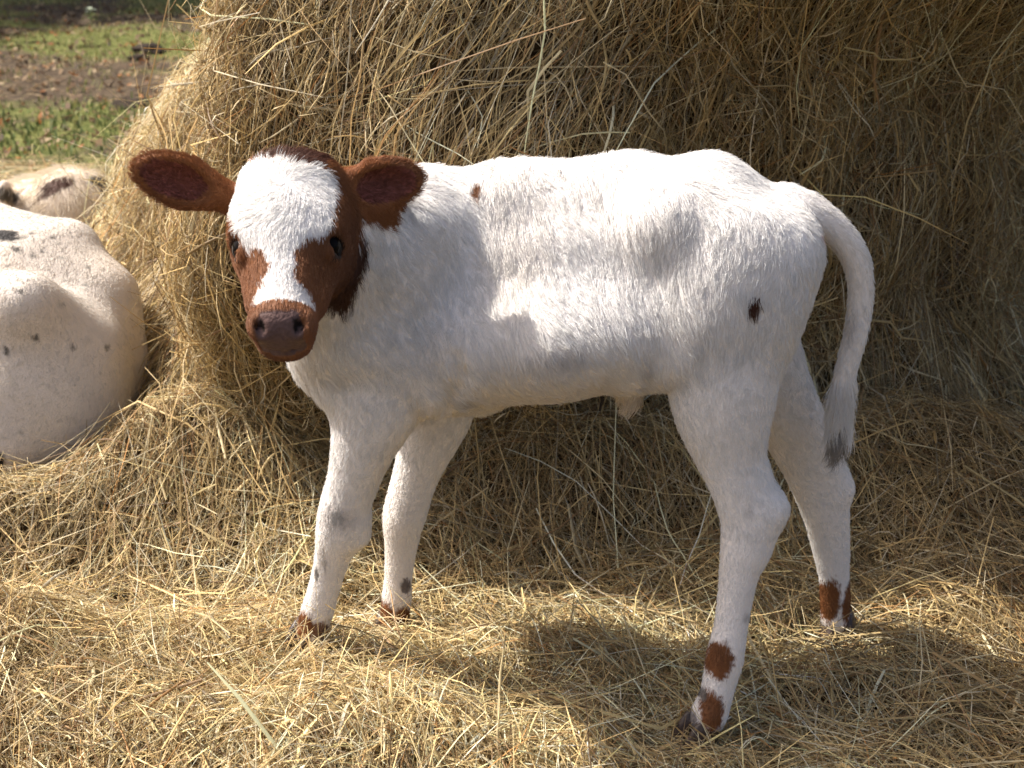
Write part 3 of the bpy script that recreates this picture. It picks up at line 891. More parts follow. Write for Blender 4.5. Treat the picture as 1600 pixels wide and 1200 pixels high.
    marks = [(738, 292, 7, 13, 0.3, BROWN, 1.0), (1185, 483, 10, 14, 0.2, DARKBROWN * 1.4, 1.0),
             (1116, 1041, 20, 29, 0, BROWN, 1.0), (1107, 1118, 18, 36, 0, BROWN, 1.0), (1092, 1080, 5, 9, 0, GREY, 0.9), (1075, 1135, 10, 18, 0, DARKBROWN, 0.7),
             (1287, 945, 18, 42, 0.1, BROWN, 1.0), (1330, 950, 10, 34, 0, BROWN, 1.0), (468, 985, 16, 26, 0.2, BROWN, 1.0), (505, 990, 12, 16, 0, BROWN, 0.9),
             (597, 968, 13, 26, 0, BROWN, 1.0), (636, 972, 16, 20, 0, BROWN, 1.0), (640, 920, 7, 12, 0, DARKBROWN, 0.8),
             (552, 440, 15, 62, 0.33, DARKBROWN, 1.0), (535, 470, 22, 24, 0, DARKBROWN, 1.0), (566, 415, 6, 36, 0.3, DARKBROWN, 1.0), (556, 350, 14, 40, 0.3, BROWN, 1.0), (540, 420, 12, 60, 0.2, BROWN, 1.0),
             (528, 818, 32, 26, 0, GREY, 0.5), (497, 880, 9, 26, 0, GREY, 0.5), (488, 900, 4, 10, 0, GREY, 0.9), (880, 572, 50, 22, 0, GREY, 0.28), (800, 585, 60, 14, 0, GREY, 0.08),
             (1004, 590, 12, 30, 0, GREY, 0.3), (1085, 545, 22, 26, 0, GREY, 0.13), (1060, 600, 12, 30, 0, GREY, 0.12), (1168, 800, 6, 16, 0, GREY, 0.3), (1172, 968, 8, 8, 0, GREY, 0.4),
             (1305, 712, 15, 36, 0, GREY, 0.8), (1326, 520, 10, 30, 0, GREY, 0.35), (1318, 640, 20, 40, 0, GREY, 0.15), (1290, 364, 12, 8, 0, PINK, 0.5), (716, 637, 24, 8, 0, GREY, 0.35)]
    marks3 = []
    for px, py, rx, ry, rot, c, a in marks:
        p = skin_at(px, py); sc = PX[kd.find(p)[1], 2] / FPX
        marks3.append((p, rx * sc, ry * sc, rot, c, a))
    ear_pts = parts == 'ear'
    def coat(P):
        P = np.asarray(P, float)
        i = np.array([kd.find(p)[1] for p in P])
        pt = parts[i]
        n1 = vnoise(P, 60, 2.0)[:, None]; n2 = vnoise(P, 9, 6.0)[:, None]
        C = WHITE * (1 + 0.03 * n2) + 0 * P
        warm = np.clip(0.04 + 0.2 * n2, 0, 0.3)
        C = C * (1 - warm) + CREAM * warm * 1.05
        # underside and sheath are a creamier hair
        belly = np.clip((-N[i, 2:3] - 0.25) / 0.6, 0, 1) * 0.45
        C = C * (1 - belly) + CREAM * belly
        m = pt == 'sheath'; C[m] = 0.35 * C[m] + 0.65 * CREAM
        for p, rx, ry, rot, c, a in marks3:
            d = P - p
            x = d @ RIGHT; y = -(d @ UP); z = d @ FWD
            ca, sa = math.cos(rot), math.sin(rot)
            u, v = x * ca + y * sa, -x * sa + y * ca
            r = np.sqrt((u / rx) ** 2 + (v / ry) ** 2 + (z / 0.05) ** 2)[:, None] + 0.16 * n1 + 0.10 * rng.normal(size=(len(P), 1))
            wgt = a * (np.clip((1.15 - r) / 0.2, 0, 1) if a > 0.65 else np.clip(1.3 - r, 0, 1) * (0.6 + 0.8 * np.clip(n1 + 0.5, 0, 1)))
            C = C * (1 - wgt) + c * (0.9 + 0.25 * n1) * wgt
        hl = HL(P)
        head = (np.isin(pt, ['head', 'muzzle', 'poll', 'ear'])) | ((pt == 'neck') & (np.linalg.norm(P - H(0, 0.07, -0.06), axis=1) < 0.088) & (hl[:, 2] > -0.115))
        jx = 0.004 * vnoise(P, 120, 1.0) + 0.0016 * rng.normal(size=len(P)); jy = 0.004 * vnoise(P, 120, 31.0) + 0.0016 * rng.normal(size=len(P))
        pp = pix(P)
        wh = in_poly(pp[:, 0] + jx * 1250, pp[:, 1] + jy * 1250, face_white_px) & (hl[:, 2] > -0.09) & (hl[:, 1] < 0.23) & (pt != 'ear')
        br = BROWN * (1 + 0.25 * n2) + 0 * P
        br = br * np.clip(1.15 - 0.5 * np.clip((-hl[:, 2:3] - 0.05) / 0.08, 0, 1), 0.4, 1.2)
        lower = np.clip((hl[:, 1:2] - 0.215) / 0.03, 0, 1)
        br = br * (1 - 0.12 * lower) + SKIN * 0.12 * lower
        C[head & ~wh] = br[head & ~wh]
        pole = head & ~wh & (hl[:, 1] < 0.02) & (np.abs(hl[:, 0]) < 0.05)
        C[pole] = DARKBROWN * 1.5
        e = pt == 'ear'
        C[e] = (BROWN * np.array((1.35, 1.3, 1.2)) * (1 + 0.3 * n2[e]))
        e = e & inner_ear[i]
        C[e] = np.array((0.14, 0.042, 0.022)) * (1 + 0.4 * n1[e])
        return np.clip(C, 0.004, 0.90)
    # ---- hair length over the body
    hl = HL(V)
    ln = np.full(len(V), 0.0135)
    ln *= 1 + 0.25 * vnoise(V, 8, 2.0)
    ln[np.isin(parts, ['hind_near', 'hind_far', 'fore_near', 'fore_far'])] = 0.0062
    ln[(np.isin(parts, ['hind_near', 'hind_far', 'fore_near', 'fore_far'])) & (V[:, 2] > 0.33)] = 0.009
    ln[parts == 'neck'] = 0.018
    ln[parts == 'sheath'] = 0.026
    ln[parts == 'tail'] = 0.009
    ln[(parts == 'tail') & (PX[:, 1] > 590)] = 0.032
    ln[parts == 'head'] = np.interp(hl[parts == 'head', 1], [0.0, 0.1, 0.18, 0.24], [0.010, 0.0085, 0.0065, 0.005])
    ln[parts == 'poll'] = 0.018
    ln[parts == 'ear'] = 0.008
    ln[inner_ear] = 0.0045
    mz = parts == 'muzzle'
    ln[mz] = np.interp(hl[mz, 1], [0.215, 0.235, 0.25, 0.262], [0.0065, 0.006, 0.005, 0.0045])
    pad = mz & (np.abs(hl[:, 0]) < 0.026 + 0.3 * np.clip(hl[:, 1] - 0.245, 0, 0.02)) & (hl[:, 1] > 0.238) & (hl[:, 2] > -0.055)
    ln[pad] = 0.0
    for e in eyes:
        ln[np.linalg.norm(V - e, axis=1) < 0.0215] = 0.0
    ln[V[:, 2] < 0.02] *= 0.6
    for c, A, ln_, wd in ears:
        q = (V - c) @ A.T
        m = (parts == 'ear') & (np.abs(q[:, 0]) < ln_) & (np.abs(q[:, 1]) < wd * 1.6) & (np.abs(q[:, 2]) < 0.03)
        flow[m] = 0.7 * A[0] + (q[m, :1] / ln_) * A[0] + 0.9 * (q[m, 1:2] / wd) * A[1]
        rim = m & ((q[:, 0] / (ln_ * 0.46)) ** 2 + (q[:, 1] / wd) ** 2 > 0.82) & (q[:, 0] > -0.3 * ln_)
        ln[rim] = 0.0125
    # forehead swirl: hair parts from the middle of the brow
    hd = np.isin(parts, ['head', 'poll']) & (hl[:, 1] < 0.12) & (hl[:, 2] > -0.08)
    c0 = np.array((0.004, 0.055))
    rel = hl[hd][:, :2] - c0
    rr = np.linalg.norm(rel, axis=1, keepdims=True) + 1e-6
    dirn = rel / rr * 0.9 + np.stack([-rel[:, 1], rel[:, 0]], 1) / rr * 0.5
    flow[hd] = dirn[:, :1] * w_ax + dirn[:, 1:] * n_ax
    dens = np.where((N @ -FWD) > -0.25, 1.0, 0.45)
    dens[np.isin(parts, ['head', 'ear', 'muzzle', 'poll'])] *= 2.2

    root = link('calf', None)
    ctr = np.array((at(900, 400, 1.6)[0], 1.6, 0.0))
    root.location = ctr
    tag(root, 'white calf with brown patched face and big brown ears standing in the hay', 'calf')
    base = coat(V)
    pinkish = np.array((0.62, 0.47, 0.40))
    isw = (base.mean(1) > 0.4)[:, None]
    base = np.where(isw, base * 0.75 + pinkish * 0.25, base * 0.85)
    nost = np.zeros(len(V), bool)
    for sg in (-1, 1):
        nost |= (np.hypot(hl[:, 0] - sg * 0.0262, (hl[:, 1] - 0.264)) < 0.0082) & (hl[:, 2] > -0.04) & ((N @ f_ax) < 0.75)
    base[pad] = SKIN * (0.85 + 0.3 * rng.random((pad.sum(), 1)))
    base[inner_ear] = np.array((0.17, 0.05, 0.036))
    base[nost & mz] = (0.012, 0.007, 0.006)
    for e in eyes:
        base[np.linalg.norm(V - e, axis=1) < 0.0235] = (0.022, 0.012, 0.010)
    me = mesh_from('body', V - ctr, Q, M_HIDE)
    point_color(me, 'tint', base)
    link('body', me, root)
    fur('coat', V, Q, flow, ln, coat, 170000, root, ctr, 0.00028, 0.966, 0.45, 9000, dens)
    # eyes
    for e in eyes:
        bm = bmesh.new(); bmesh.ops.create_uvsphere(bm, u_segments=20, v_segments=12, radius=0.0192)
        me = bpy.data.meshes.new('eye'); bm.to_mesh(me); bm.free()
        me.polygons.foreach_set('use_smooth', np.ones(len(me.polygons), bool)); me.materials.append(M_EYE)
        o = link('eye', me, root); o.location = e - ctr
    # hooves: two claws each
    def hoof(c, fwd_dir):
        f = unit(np.array((fwd_dir[0], fwd_dir[1], 0))); s = np.array((-f[1], f[0], 0))
        bm = bmesh.new()
        for sg in (-1, 1):
            rings = []
            for zz, sc, sh in ((-0.006, 1.16, 0.008), (0.012, 1.10, 0.004), (0.030, 0.98, -0.002), (0.044, 0.80, -0.007), (0.052, 0.5, -0.009)):
                r = []
                for q in range(12):
                    a = q / 12 * 2 * math.pi
                    x = math.cos(a) * 0.027 * sc * (1.15 if math.cos(a) > 0 else 0.9); y = math.sin(a) * 0.0145 * sc * (1 - 0.28 * max(0, math.cos(a)))
                    p = f * (x + sh) + s * (y + sg * 0.0145) + np.array((0, 0, zz))
                    r.append(bm.verts.new(p))
                rings.append(r)
            for a, b in zip(rings[:-1], rings[1:]):
                for q in range(12):
                    bm.faces.new((a[q], a[(q + 1) % 12], b[(q + 1) % 12], b[q]))
            bm.faces.new(rings[0][::-1]); bm.faces.new(rings[-1])
        me = bpy.data.meshes.new('hoof'); bm.to_mesh(me); bm.free()
        me.polygons.foreach_set('use_smooth', np.ones(len(me.polygons), bool)); me.materials.append(M_HOOF)
        o = link('hoof', me, root); o.location = c - ctr
    for px, py, Y, d in ((1092, 1160, 1.452, (-0.75, -0.35)), (1307, 1000, 1.722, (-0.1, -1)), (480, 1017, 1.618, (-0.6, -0.8)), (611, 1000, 1.748, (-0.3, -1))):
        p = at(px, py, Y)
        hoof(np.array((p[0], p[1], p[2])), d)
    # dried navel cord
    P = np.array([at(936, 596, 1.58), at(939, 612, 1.578), at(941, 626, 1.577), at(937, 642, 1.576)])
    bm = bmesh.new(); prev = None
    for i, p in enumerate(P):
        r = [bm.verts.new(p - ctr + np.array((math.cos(a) * 0.004, math.sin(a) * 0.004, 0)) * (1 - i * 0.2)) for a in np.linspace(0, 2 * math.pi, 7)[:-1]]
        if prev:
            for q in range(6): bm.faces.new((prev[q], prev[(q + 1) % 6], r[(q + 1) % 6], r[q]))
        prev = r
    bm.faces.new(prev)
    me = bpy.data.meshes.new('navel_cord'); bm.to_mesh(me); bm.free(); me.materials.append(M_CORD)
    link('navel_cord', me, root)
build_calf()

# ------------------------------------------------------------------ the lying animals
def mark_coat(V, marks, white=WHITE, cream=0.2):
    """marks: (centre, rx, ry, rot, colour, amount) in the picture's plane at that spot"""
    def coat(P):
        P = np.asarray(P, float)
        n1 = vnoise(P, 55, 2.0)[:, None]; n2 = vnoise(P, 7, 6.0)[:, None]
        w = np.clip(cream + 0.25 * n2, 0, 0.6)
        C = white * (1 - w) + CREAM * w + 0 * P
        for p, rx, ry, rot, c, a in marks:
            d = P - p
            x = d @ RIGHT; y = -(d @ UP); z = d @ FWD
            ca, sa = math.cos(rot), math.sin(rot)
            u, v = x * ca + y * sa, -x * sa + y * ca
            r = np.sqrt((u / rx) ** 2 + (v / ry) ** 2 + (z / 0.12) ** 2)[:, None] + 0.2 * n1 + 0.1 * rng.normal(size=(len(P), 1))
            g = a * np.clip((1.15 - r) / 0.25, 0, 1)
            C = C * (1 - g) + c * g
        return np.clip(C, 0.004, 0.85)
    return coat

def surface_marks(V, spots):
    PX = pix(V); out = []
    for px, py, rx, ry, rot, c, a in spots:
        m = np.where((np.abs(PX[:, 0] - px) < 14) & (np.abs(PX[:, 1] - py) < 14))[0]
        if len(m) == 0: m = np.argsort(np.hypot(PX[:, 0] - px, PX[:, 1] - py))[:10]
        i = m[np.argmin(PX[m, 2])]
        sc = PX[i, 2] / FPX
        out.append((V[i], rx * sc, ry * sc, rot, c, a))
    return out

def finish_animal(name, S, label, cat, spots, white, cream, hair, count, ctr, back=None, radius=0.0004, skin_mix=0.25, lie=0.95, extra=None):
    V, Q, ids, flow = S.skin(3)
    coat = mark_coat(V, surface_marks(V, spots), white, cream)
    parts = np.array(S.part)[ids]
    ctr = np.array(ctr, float)
    root = link(name, None); root.location = ctr
    tag(root, label, cat)
    base = coat(V)
    base = np.where((base.mean(1) > 0.4)[:, None], base * (1 - skin_mix) + np.array((0.6, 0.45, 0.38)) * skin_mix, base)
    me = mesh_from('body', V - ctr, Q, M_HIDE); point_color(me, 'tint', base)
    link('body', me, root)
    ln = np.full(len(V), hair)
    ln[parts == 'mane'] = hair * 2.2
    PX = pix(V)
    vis = (PX[:, 0] > -120) & (PX[:, 0] < 1720) & (PX[:, 1] < 900)
    dens = np.where(vis, 1.0, 0.06)
    fur('coat', V, Q, flow, ln, coat, count, root, ctr, radius, lie, 0.5, 5000, dens)
    return root

def eye_pair(root, pts, r):
    for p in pts:
        bm = bmesh.new(); bmesh.ops.create_uvsphere(bm, u_segments=16, v_segments=10, radius=r)
        me = bpy.data.meshes.new('eye'); bm.to_mesh(me); bm.free()
        me.polygons.foreach_set('use_smooth', np.ones(len(me.polygons), bool)); me.materials.append(M_EYE)
        o = link('eye', me, root); o.location = np.asarray(p) - np.array(root.location)

BLACK = np.array((0.02, 0.017, 0.016))
def build_lying_cow():
    S = Solid((-2.65, 1.75, -0.03), (-0.55, 3.0, 0.95), 0.009)
    fl = (-0.35, -0.2, -0.9)
    sd = (0, 1, 0)
    sec = [(-620, 500, 2.52, 0.25, 0.24), (-420, 500, 2.50, 0.28, 0.28), (-150, 525, 2.46, 0.275, 0.28), (0, 555, 2.42, 0.245, 0.25), (70, 585, 2.38, 0.20, 0.20), (105, 600, 2.37, 0.13, 0.15)]
    for a, b in zip(sec[:-1], sec[1:]):
        S.cone(at(*a[:3]), at(*b[:3]), a[3], b[3], 0.05, sd, a[4], b[4], flow=fl)
    S.cone(at(-526, 335, 2.6), at(-90, 328, 2.56), 0.05, 0.05, 0.08, flow=fl)
    S.cone(at(-90, 328, 2.56), at(106, 384, 2.50), 0.05, 0.038, 0.07, flow=fl)
    S.ball(at(112, 386, 2.48), (0.045, 0.045, 0.040), 0.03, flow=fl)                # hip bone
    S.cone(at(112, 390, 2.48), at(166, 460, 2.42), 0.040, 0.045, 0.05, flow=fl)
    S.cone(at(166, 460, 2.42), at(176, 570, 2.36), 0.045, 0.055, 0.06, flow=fl)
    S.cone(at(40, 440, 2.40), at(110, 500, 2.36), 0.10, 0.09, 0.10, flow=fl)
    S.cone(at(-140, 430, 2.22), at(40, 478, 2.18), 0.045, 0.040, 0.08, flow=fl)     # thigh ridge
    S.cone(at(40, 478, 2.18), at(140, 540, 2.24), 0.040, 0.045, 0.10, flow=fl)
    S.ball(at(30, 625, 2.22), (0.20, 0.13, 0.17), 0.08, flow=fl)                    # folded thigh
    S.cone(at(4, 700, 2.14), at(-236, 740, 2.08), 0.07, 0.05, 0.06, flow=fl)    # hind shank along the ground
    S.cone(at(-236, 740, 2.08), at(-326, 735, 2.05), 0.045, 0.04, 0.04, flow=fl)
    S.ball(at(-506, 620, 2.3), (0.16, 0.12, 0.2), 0.10, flow=fl)
    S.cone(at(-526, 700, 2.22), at(-446, 760, 2.05), 0.06, 0.045, 0.06, flow=fl)  # folded foreleg
    S.cone(at(-446, 760, 2.05), at(-586, 755, 2.0), 0.045, 0.04, 0.04, flow=fl)
    S.cone(at(-666, 440, 2.55), at(-826, 330, 2.62), 0.19, 0.125, 0.08, flow=fl)  # neck and head
    h0, h1 = at(-826, 300, 2.62), at(-956, 400, 2.5)
    S.cone(h0, h1, 0.105, 0.062, 0.05, flow=h1 - h0)
    for s in (-1, 1):
        S.cone(h0 + np.array((0.02, 0.10 * s, 0.05)), h0 + np.array((0.06, 0.22 * s, 0.04)), 0.035, 0.02, 0.03, flow=(0, s, 0))
    spots = [(13, 356, 28, 10, 0.12, BLACK, 1), (69, 540, 5, 8, -0.4, BLACK, 0.8), (0, 552, 5, 7, 0, BLACK, 0.9), (127, 556, 3, 8, -0.2, BLACK, 0.7), (179, 538, 2.5, 6, -0.2, BLACK, 0.7),
             (38, 443, 6, 4, 0.4, BLACK, 0.8), (4, 727, 9, 14, 0, BLACK, 1), (36, 380, 10, 4, 0.5, BLACK, 0.8), (62, 387, 3, 2, 0.3, BLACK, 0.8), (92, 358, 4, 2, 0, BLACK, 0.7), (60, 352, 4, 2, 0, BLACK, 0.8),
             (20, 405, 5, 2, 0.5, BLACK, 0.6), (150, 408, 5, 2, 0.5, BLACK, 0.5), (75, 385, 3, 1.8, 0.3, BLACK, 0.7), (108, 390, 4, 2, 0.3, BLACK, 0.5), (145, 432, 3, 2, 0, BLACK, 0.5), (110, 470, 3, 5, 0, GREY, 0.5), (45, 690, 3, 4, 0, GREY, 0.6),
             (40, 470, 90, 12, 0.25, GREY, 0.10), (30, 520, 60, 16, 0.2, GREY, 0.10)]
    r = finish_animal('cow', S, 'large white cow with small black specks lying against the hay', 'cow', spots, np.array((0.56, 0.53, 0.48)), 0.12, 0.0065, 60000,
                      (at(-226, 600, 2.4)[0], 2.4, 0), radius=0.00034)
    eye_pair(r, [h0 + np.array((-0.07, 0.085 * s, -0.02)) for s in (-1, 1)], 0.02)
build_lying_cow()

def build_lying_calf():
    S = Solid((-2.1, 2.85, -0.03), (-0.85, 3.85, 0.66), 0.008)
    fl = (-0.15, -0.25, -1.0); sd = (0, 1, 0)
    sec = [(-40, 352, 3.36, 0.085, 0.08, 'mane'), (55, 350, 3.34, 0.11, 0.11, 'mane'), (112, 336, 3.32, 0.128, 0.13, 'mane')]
    for a, b in zip(sec[:-1], sec[1:]):
        S.cone(at(*a[:3]), at(*b[:3]), a[3], b[3], 0.05, sd, a[4], b[4], flow=fl, part='mane')
    c = at(100, 336, 3.34)
    S.ball((c[0] - 0.10, 3.36, 0.16), (0.20, 0.17, 0.17), 0.08, flow=fl)
    S.ball((c[0] + 0.0, 3.42, 0.15), (0.13, 0.2, 0.16), 0.06, flow=fl)
    S.cone((c[0] - 0.05, 3.24, 0.07), (c[0] - 0.28, 3.14, 0.04), 0.05, 0.03, 0.05, flow=fl)
    n0 = at(-40, 352, 3.36); h0 = n0 + np.array((-0.08, -0.02, 0.02)); h1 = h0 + np.array((-0.17, -0.07, -0.09))
    S.cone(n0, h0, 0.08, 0.075, 0.04, flow=fl)
    S.cone(h0, h1, 0.078, 0.046, 0.04, flow=h1 - h0)
    S.cone((n0[0] - 0.1, 3.38, 0.1), n0 + np.array((0, 0, -0.1)), 0.1, 0.09, 0.06, flow=fl)
    S.ball(at(8, 302, 3.22), (0.018, 0.03, 0.035), 0.03, flow=fl)                 # ear
    spots = [(88, 276, 25, 12, -0.3, DARKBROWN, 1), (60, 292, 18, 5, -0.4, DARKBROWN, 0.9), (18, 312, 10, 10, 0, BLACK, 0.8), (30, 320, 6, 12, 0.4, BLACK, 0.6), (186, 262, 14, 12, 0, BLACK, 1), (186, 285, 8, 14, 0, BLACK, 0.9)]  # last two black marks paint the shadow next to the haystack
    r = finish_animal('calf', S, 'shaggy cream and dark brown calf lying behind the white cow', 'calf', spots, np.array((0.58, 0.52, 0.43)), 0.3, 0.019, 16000,
                      (c[0] - 0.1, 3.36, 0), radius=0.0005, lie=0.88)
    eye_pair(r, [h0 + np.array((-0.06, 0.06 * s, 0.0)) for s in (-1, 1)], 0.014)
build_lying_calf()

def build_pale_cow():
    S = Solid((1.25, 3.2, -0.03), (3.5, 4.6, 1.0), 0.014)
    fl = (0.35, 0, -0.9); sd = (0, 1, 0)
    c0 = at(1690, 190, 3.75); c0[2] = max(c0[2], 0.42)
    x = c0[0]
    S.cone((x, 3.75, 0.46), (x + 0.4, 3.85, 0.42), 0.24, 0.30, 0.06, sd, 0.26, 0.30, flow=fl)
    S.cone((x + 0.4, 3.85, 0.42), (x + 0.95, 3.9, 0.42), 0.30, 0.27, 0.06, sd, 0.30, 0.26, flow=fl)
    S.cone((x - 0.02, 3.75, 0.28), (x + 0.9, 3.85, 0.24), 0.22, 0.22, 0.08, flow=fl)
    S.cone((x + 0.95, 3.9, 0.48), (x + 1.2, 3.9, 0.70), 0.17, 0.12, 0.06, flow=fl)
    h0 = np.array((x + 1.22, 3.9, 0.74)); h1 = h0 + np.array((0.22, -0.06, -0.17))
    S.cone(h0, h1, 0.10, 0.06, 0.05, flow=h1 - h0)
    for s in (-1, 1):
        S.cone(h0 + np.array((-0.02, 0.09 * s, 0.05)), h0 + np.array((-0.06, 0.2 * s, 0.04)), 0.034, 0.02, 0.03, flow=(0, s, 0))
    S.cone((x + 0.25, 3.55, 0.10), (x + 0.62, 3.48, 0.06), 0.09, 0.05, 0.06, flow=fl)
    S.cone((x + 0.85, 3.6, 0.08), (x + 1.15, 3.5, 0.05), 0.07, 0.045, 0.06, flow=fl)
    r = finish_animal('cow', S, 'pale pinkish grey cow showing only at the edge of the haystack', 'cow', [], np.array((0.6, 0.49, 0.43)), 0.1, 0.011, 12000, (x + 0.5, 3.85, 0), radius=0.0006)
    eye_pair(r, [h0 + np.array((0.07, 0.085 * s, -0.02)) for s in (-1, 1)], 0.02)
build_pale_cow()

# ------------------------------------------------------------------ pasture cover
def blades(name, x, y, h, w, cols, lean=0.5, z0=None):
    n = len(x)
    a = rng.uniform(0, 2 * math.pi, n); l = rng.normal(size=n) * lean
    P = np.stack([x, y, ground_z(x, y) if z0 is None else z0], -1)
    d = np.stack([np.cos(a), np.sin(a), 0 * a], -1); b = np.stack([-np.sin(a), np.cos(a), 0 * a], -1)
    up = np.array((0, 0, 1.0))
    mid = P + up * (h * 0.55)[:, None] + d * (h * l * 0.3)[:, None]
    tip = P + up * (h * (1 - 0.25 * np.abs(l)))[:, None] + d * (h * l)[:, None]
    V = np.stack([P - b * w[:, None], P + b * w[:, None], mid + b * w[:, None] * 0.8, mid - b * w[:, None] * 0.8, tip + b * w[:, None] * 0.1, tip - b * w[:, None] * 0.1], 1)
    s = (np.arange(n) * 6)[:, None]
    F = np.concatenate([s + [0, 1, 2, 3], s + [3, 2, 4, 5]])
    me = mesh_from(name, V.reshape(-1, 3), F, M_GRASS)
    point_color(me, 'tint', np.repeat(cols, 6, 0))
    return me

def build_grass():
    n = 46000
    y = 3.9 + 11.5 * rng.random(n) ** 1.15
    x = rng.uniform(-0.55, 0.1, n) * (y + 1.2) * np.where(rng.random(n) < 0.12, -1, 1)
    k = rng.random(n) < turf_amount(x, y) ** 1.5
    x, y = x[k], y[k]; n = len(x)
    pal = np.array([[0.085, 0.115, 0.038], [0.14, 0.15, 0.055], [0.27, 0.26, 0.09], [0.36, 0.31, 0.14]])
    dry = np.clip((y - 6.5) / 4, 0, 1)
    ci = np.clip((rng.random(n) * 2.2 + dry * 1.9).astype(int), 0, 3)
    c = pal[ci] * (0.75 + 0.5 * rng.random((n, 1)))
    h = rng.uniform(0.02, 0.06, n) * np.where(dry < 0.3, 1.1, 0.9)
    o = link('grass', blades('grass', x, y, h, rng.uniform(0.003, 0.007, n), c, 0.7))
    tag(o, 'short patchy pasture grass growing beyond the lying animals', 'grass', kind='stuff')
build_grass()

def build_leaf_litter():
    n = 9000
    y = rng.uniform(4.6, 13.5, n); x = rng.uniform(-0.55, 0.05, n) * (y + 1)
    P = np.stack([x, y, ground_z(x, y) + 0.012], -1)
    a = rng.uniform(0, 6.28, n); r = rng.uniform(0.010, 0.032, n)
    d = np.stack([np.cos(a), np.sin(a), 0.5 * rng.normal(size=n)], -1) * r[:, None]
    b = np.stack([-np.sin(a), np.cos(a), 0.5 * rng.normal(size=n)], -1) * r[:, None] * 0.55
    V = np.stack([P - d, P + b, P + d + np.array((0, 0, 0.006)), P - b], 1).reshape(-1, 3)
    F = (np.arange(n) * 4)[:, None] + np.arange(4)
    pal = np.array([[0.20, 0.13, 0.07], [0.14, 0.085, 0.05], [0.30, 0.22, 0.13], [0.30, 0.12, 0.04], [0.07, 0.05, 0.035]])
    me = mesh_from('leaf_litter', V, F, M_GRASS)
    point_color(me, 'tint', np.repeat(pal[rng.choice(5, n, p=[0.3, 0.25, 0.2, 0.08, 0.17])], 4, 0))
    tag(link('leaf_litter', me), 'brown dead leaves scattered over the bare pasture soil', 'leaves', kind='stuff')
build_leaf_litter()

def build_clod(px, py, size, label):
    d = PITCH + math.atan((py - 600) / FPX)
    Y = CAM_H / math.tan(d)
    p = at(px, py, Y)
    bm = bmesh.new(); bmesh.ops.create_icosphere(bm, subdivisions=4, radius=1)
    V = np.array([v.co[:] for v in bm.verts])
    r = 1 + 0.35 * vnoise(V, 1.6, px) + 0.2 * vnoise(V, 4.0, py) + 0.08 * vnoise(V, 10, 1)
    V = V * r[:, None] * np.array(size)
    for v, q in zip(bm.verts, V): v.co = q
    me = bpy.data.meshes.new('dirt_clod'); bm.to_mesh(me); bm.free()
    me.polygons.foreach_set('use_smooth', np.ones(len(me.polygons), bool)); me.materials.append(M_CLOD)
    o = link('dirt_clod', me); o.location = (p[0], Y, float(ground_z(np.array([p[0]]), np.array([Y]))[0]) + size[2] * 0.1)
    tag(o, label, 'dirt clod', 'dark clods of churned soil in the pasture')
build_clod(232, 66, (0.13, 0.15, 0.05), 'largest dark clod of churned soil beside the top of the haystack')
build_clod(215, 80, (0.07, 0.08, 0.05), 'small dark clod of soil just below the largest one')
build_clod(205, 160, (0.11, 0.10, 0.045), 'low dark clod of soil nearest the green grass strip')

def build_weed():
    Y = 12.2; p = at(141, 22, Y)
    z = float(ground_z(np.array([p[0]]), np.array([Y]))[0])
    root = link('weed', None); root.location = (p[0], Y, z)
    tag(root, 'small pale green weed in sunlight at the edge of the tree shade', 'weed')
    bm = bmesh.new(); bmesh.ops.create_cone(bm, segments=6, radius1=0.006, radius2=0.003, depth=0.16, cap_ends=True)
    bmesh.ops.translate(bm, vec=(0, 0, 0.07), verts=bm.verts)
    me = bpy.data.meshes.new('stem'); bm.to_mesh(me); bm.free(); me.materials.append(M_GRASS)
    point_color(me, 'tint', np.tile((0.2, 0.28, 0.08), (len(me.vertices), 1))); link('stem', me, root)
    for i in range(11):
        a = i * 2.4; t = 0.5 + 0.5 * random.random(); L = 0.075 * t; h = 0.05 + 0.011 * i
        V, F = [], []
        for s in range(6):
            f = s / 5; w = 0.022 * t * math.sin(math.pi * min(0.97, f * 0.9 + 0.06))
            c = np.array((math.cos(a) * L * f, math.sin(a) * L * f, h + 0.05 * f - 0.05 * f * f))
            b = np.array((-math.sin(a), math.cos(a), 0)) * w
            V += [c - b, c + np.array((0, 0, -0.004)), c + b]
        for s in range(5):
            for q in range(2):
                k = s * 3 + q; F.append((k, k + 1, k + 4, k + 3))
        me = mesh_from('leaf', V, F, M_GRASS)
        col = (0.62, 0.68, 0.5) if i > 5 else (0.3, 0.42, 0.14)
        point_color(me, 'tint', np.tile(col, (len(V), 1))); link('leaf', me, root)
build_weed()

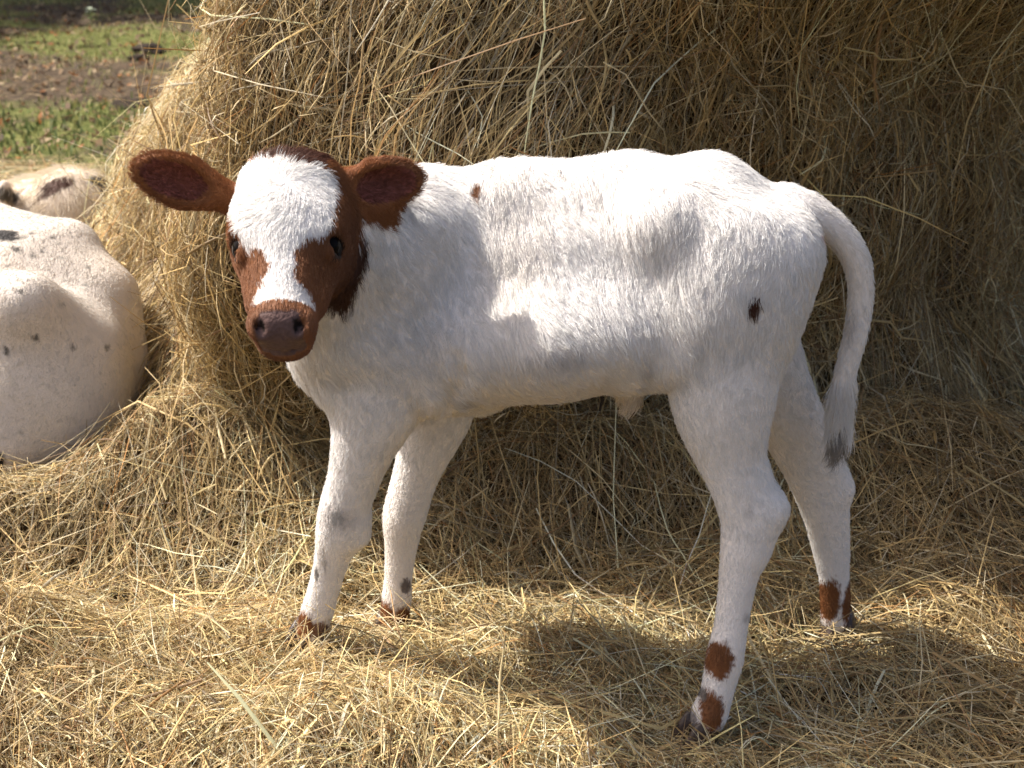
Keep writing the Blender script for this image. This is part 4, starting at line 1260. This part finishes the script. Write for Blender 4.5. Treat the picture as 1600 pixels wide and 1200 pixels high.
# trees on the sunny side, out of the picture: their shade falls along its top edge
def build_tree(x, y, hgt, seed, label):
    rg = np.random.default_rng(seed)
    root = link('tree', None); root.location = (x, y, -0.05)
    tag(root, label, 'tree', 'trees along the far side of the pasture')
    def limb(P, R, seg=9):
        V, F = [], []
        for i, (p, r) in enumerate(zip(P, R)):
            for q in range(seg):
                a = q / seg * 6.2832
                V.append((p[0] + math.cos(a) * r, p[1] + math.sin(a) * r, p[2]))
        for i in range(len(P) - 1):
            for q in range(seg):
                F.append((i * seg + q, i * seg + (q + 1) % seg, (i + 1) * seg + (q + 1) % seg, (i + 1) * seg + q))
        return V, F
    tp = [np.array((0.12 * math.sin(t * 3 + seed), 0.12 * math.cos(t * 2.3 + seed), t * hgt * 0.75)) for t in np.linspace(0, 1, 9)]
    V, F = limb(tp, np.linspace(0.26, 0.07, 9)); nV = len(V)
    ends = []
    for i in range(12):
        b = tp[3 + i % 5]; a = i * 2.4 + seed; ln = hgt * rg.uniform(0.22, 0.36)
        e = b + np.array((math.cos(a) * ln, math.sin(a) * ln, ln * rg.uniform(0.3, 0.9)))
        pts = [b + (e - b) * t + np.array((0, 0, 0.15 * ln * t * t)) for t in np.linspace(0, 1, 5)]
        v, f = limb(pts, np.linspace(0.08, 0.02, 5), 6)
        F += [tuple(k + len(V) for k in q) for q in f]; V += v
        ends += pts[2:]
    link('trunk', mesh_from('trunk', V, F, M_BARK), root)
    ends += tp[5:]
    n = 5000
    c = np.array(ends)[rg.integers(len(ends), size=n)] + rg.normal(size=(n, 3)) * np.array((0.55, 0.55, 0.45))
    a = rg.normal(size=(n, 3)); a /= np.linalg.norm(a, axis=1, keepdims=True)
    b = np.cross(a, rg.normal(size=(n, 3))); b /= np.linalg.norm(b, axis=1, keepdims=True)
    s = rg.uniform(0.11, 0.20, n)[:, None]
    LV = np.stack([c - a * s, c + b * s * 0.55, c + a * s, c - b * s * 0.55], 1).reshape(-1, 3)
    me = mesh_from('crown', LV, (np.arange(n) * 4)[:, None] + np.arange(4), M_LEAF)
    col = np.array((0.06, 0.10, 0.025)) * (0.6 + 0.8 * rg.random((n, 1))) * np.array((1.2, 1, 1))
    point_color(me, 'tint', np.repeat(col, 4, 0)); link('crown', me, root)
for i, (x, y, h, lb) in enumerate([(-15.5, 15.6, 8.6, 'leafy tree first in the row from the sunny side'), (-12.2, 14.9, 9.2, 'leafy tree second in the row from the sunny side'),
                                   (-8.8, 15.2, 9.6, 'tallest leafy tree in the middle of the row'), (-5.4, 15.6, 8.8, 'leafy tree fourth in the row from the sunny side'), (-2.0, 16.5, 8.2, 'leafy tree last in the row from the sunny side'),
                                   (-10.5, 18.5, 9.5, 'leafy tree standing behind the others of the row')]):
    build_tree(x, y, h, 10 + i, lb)
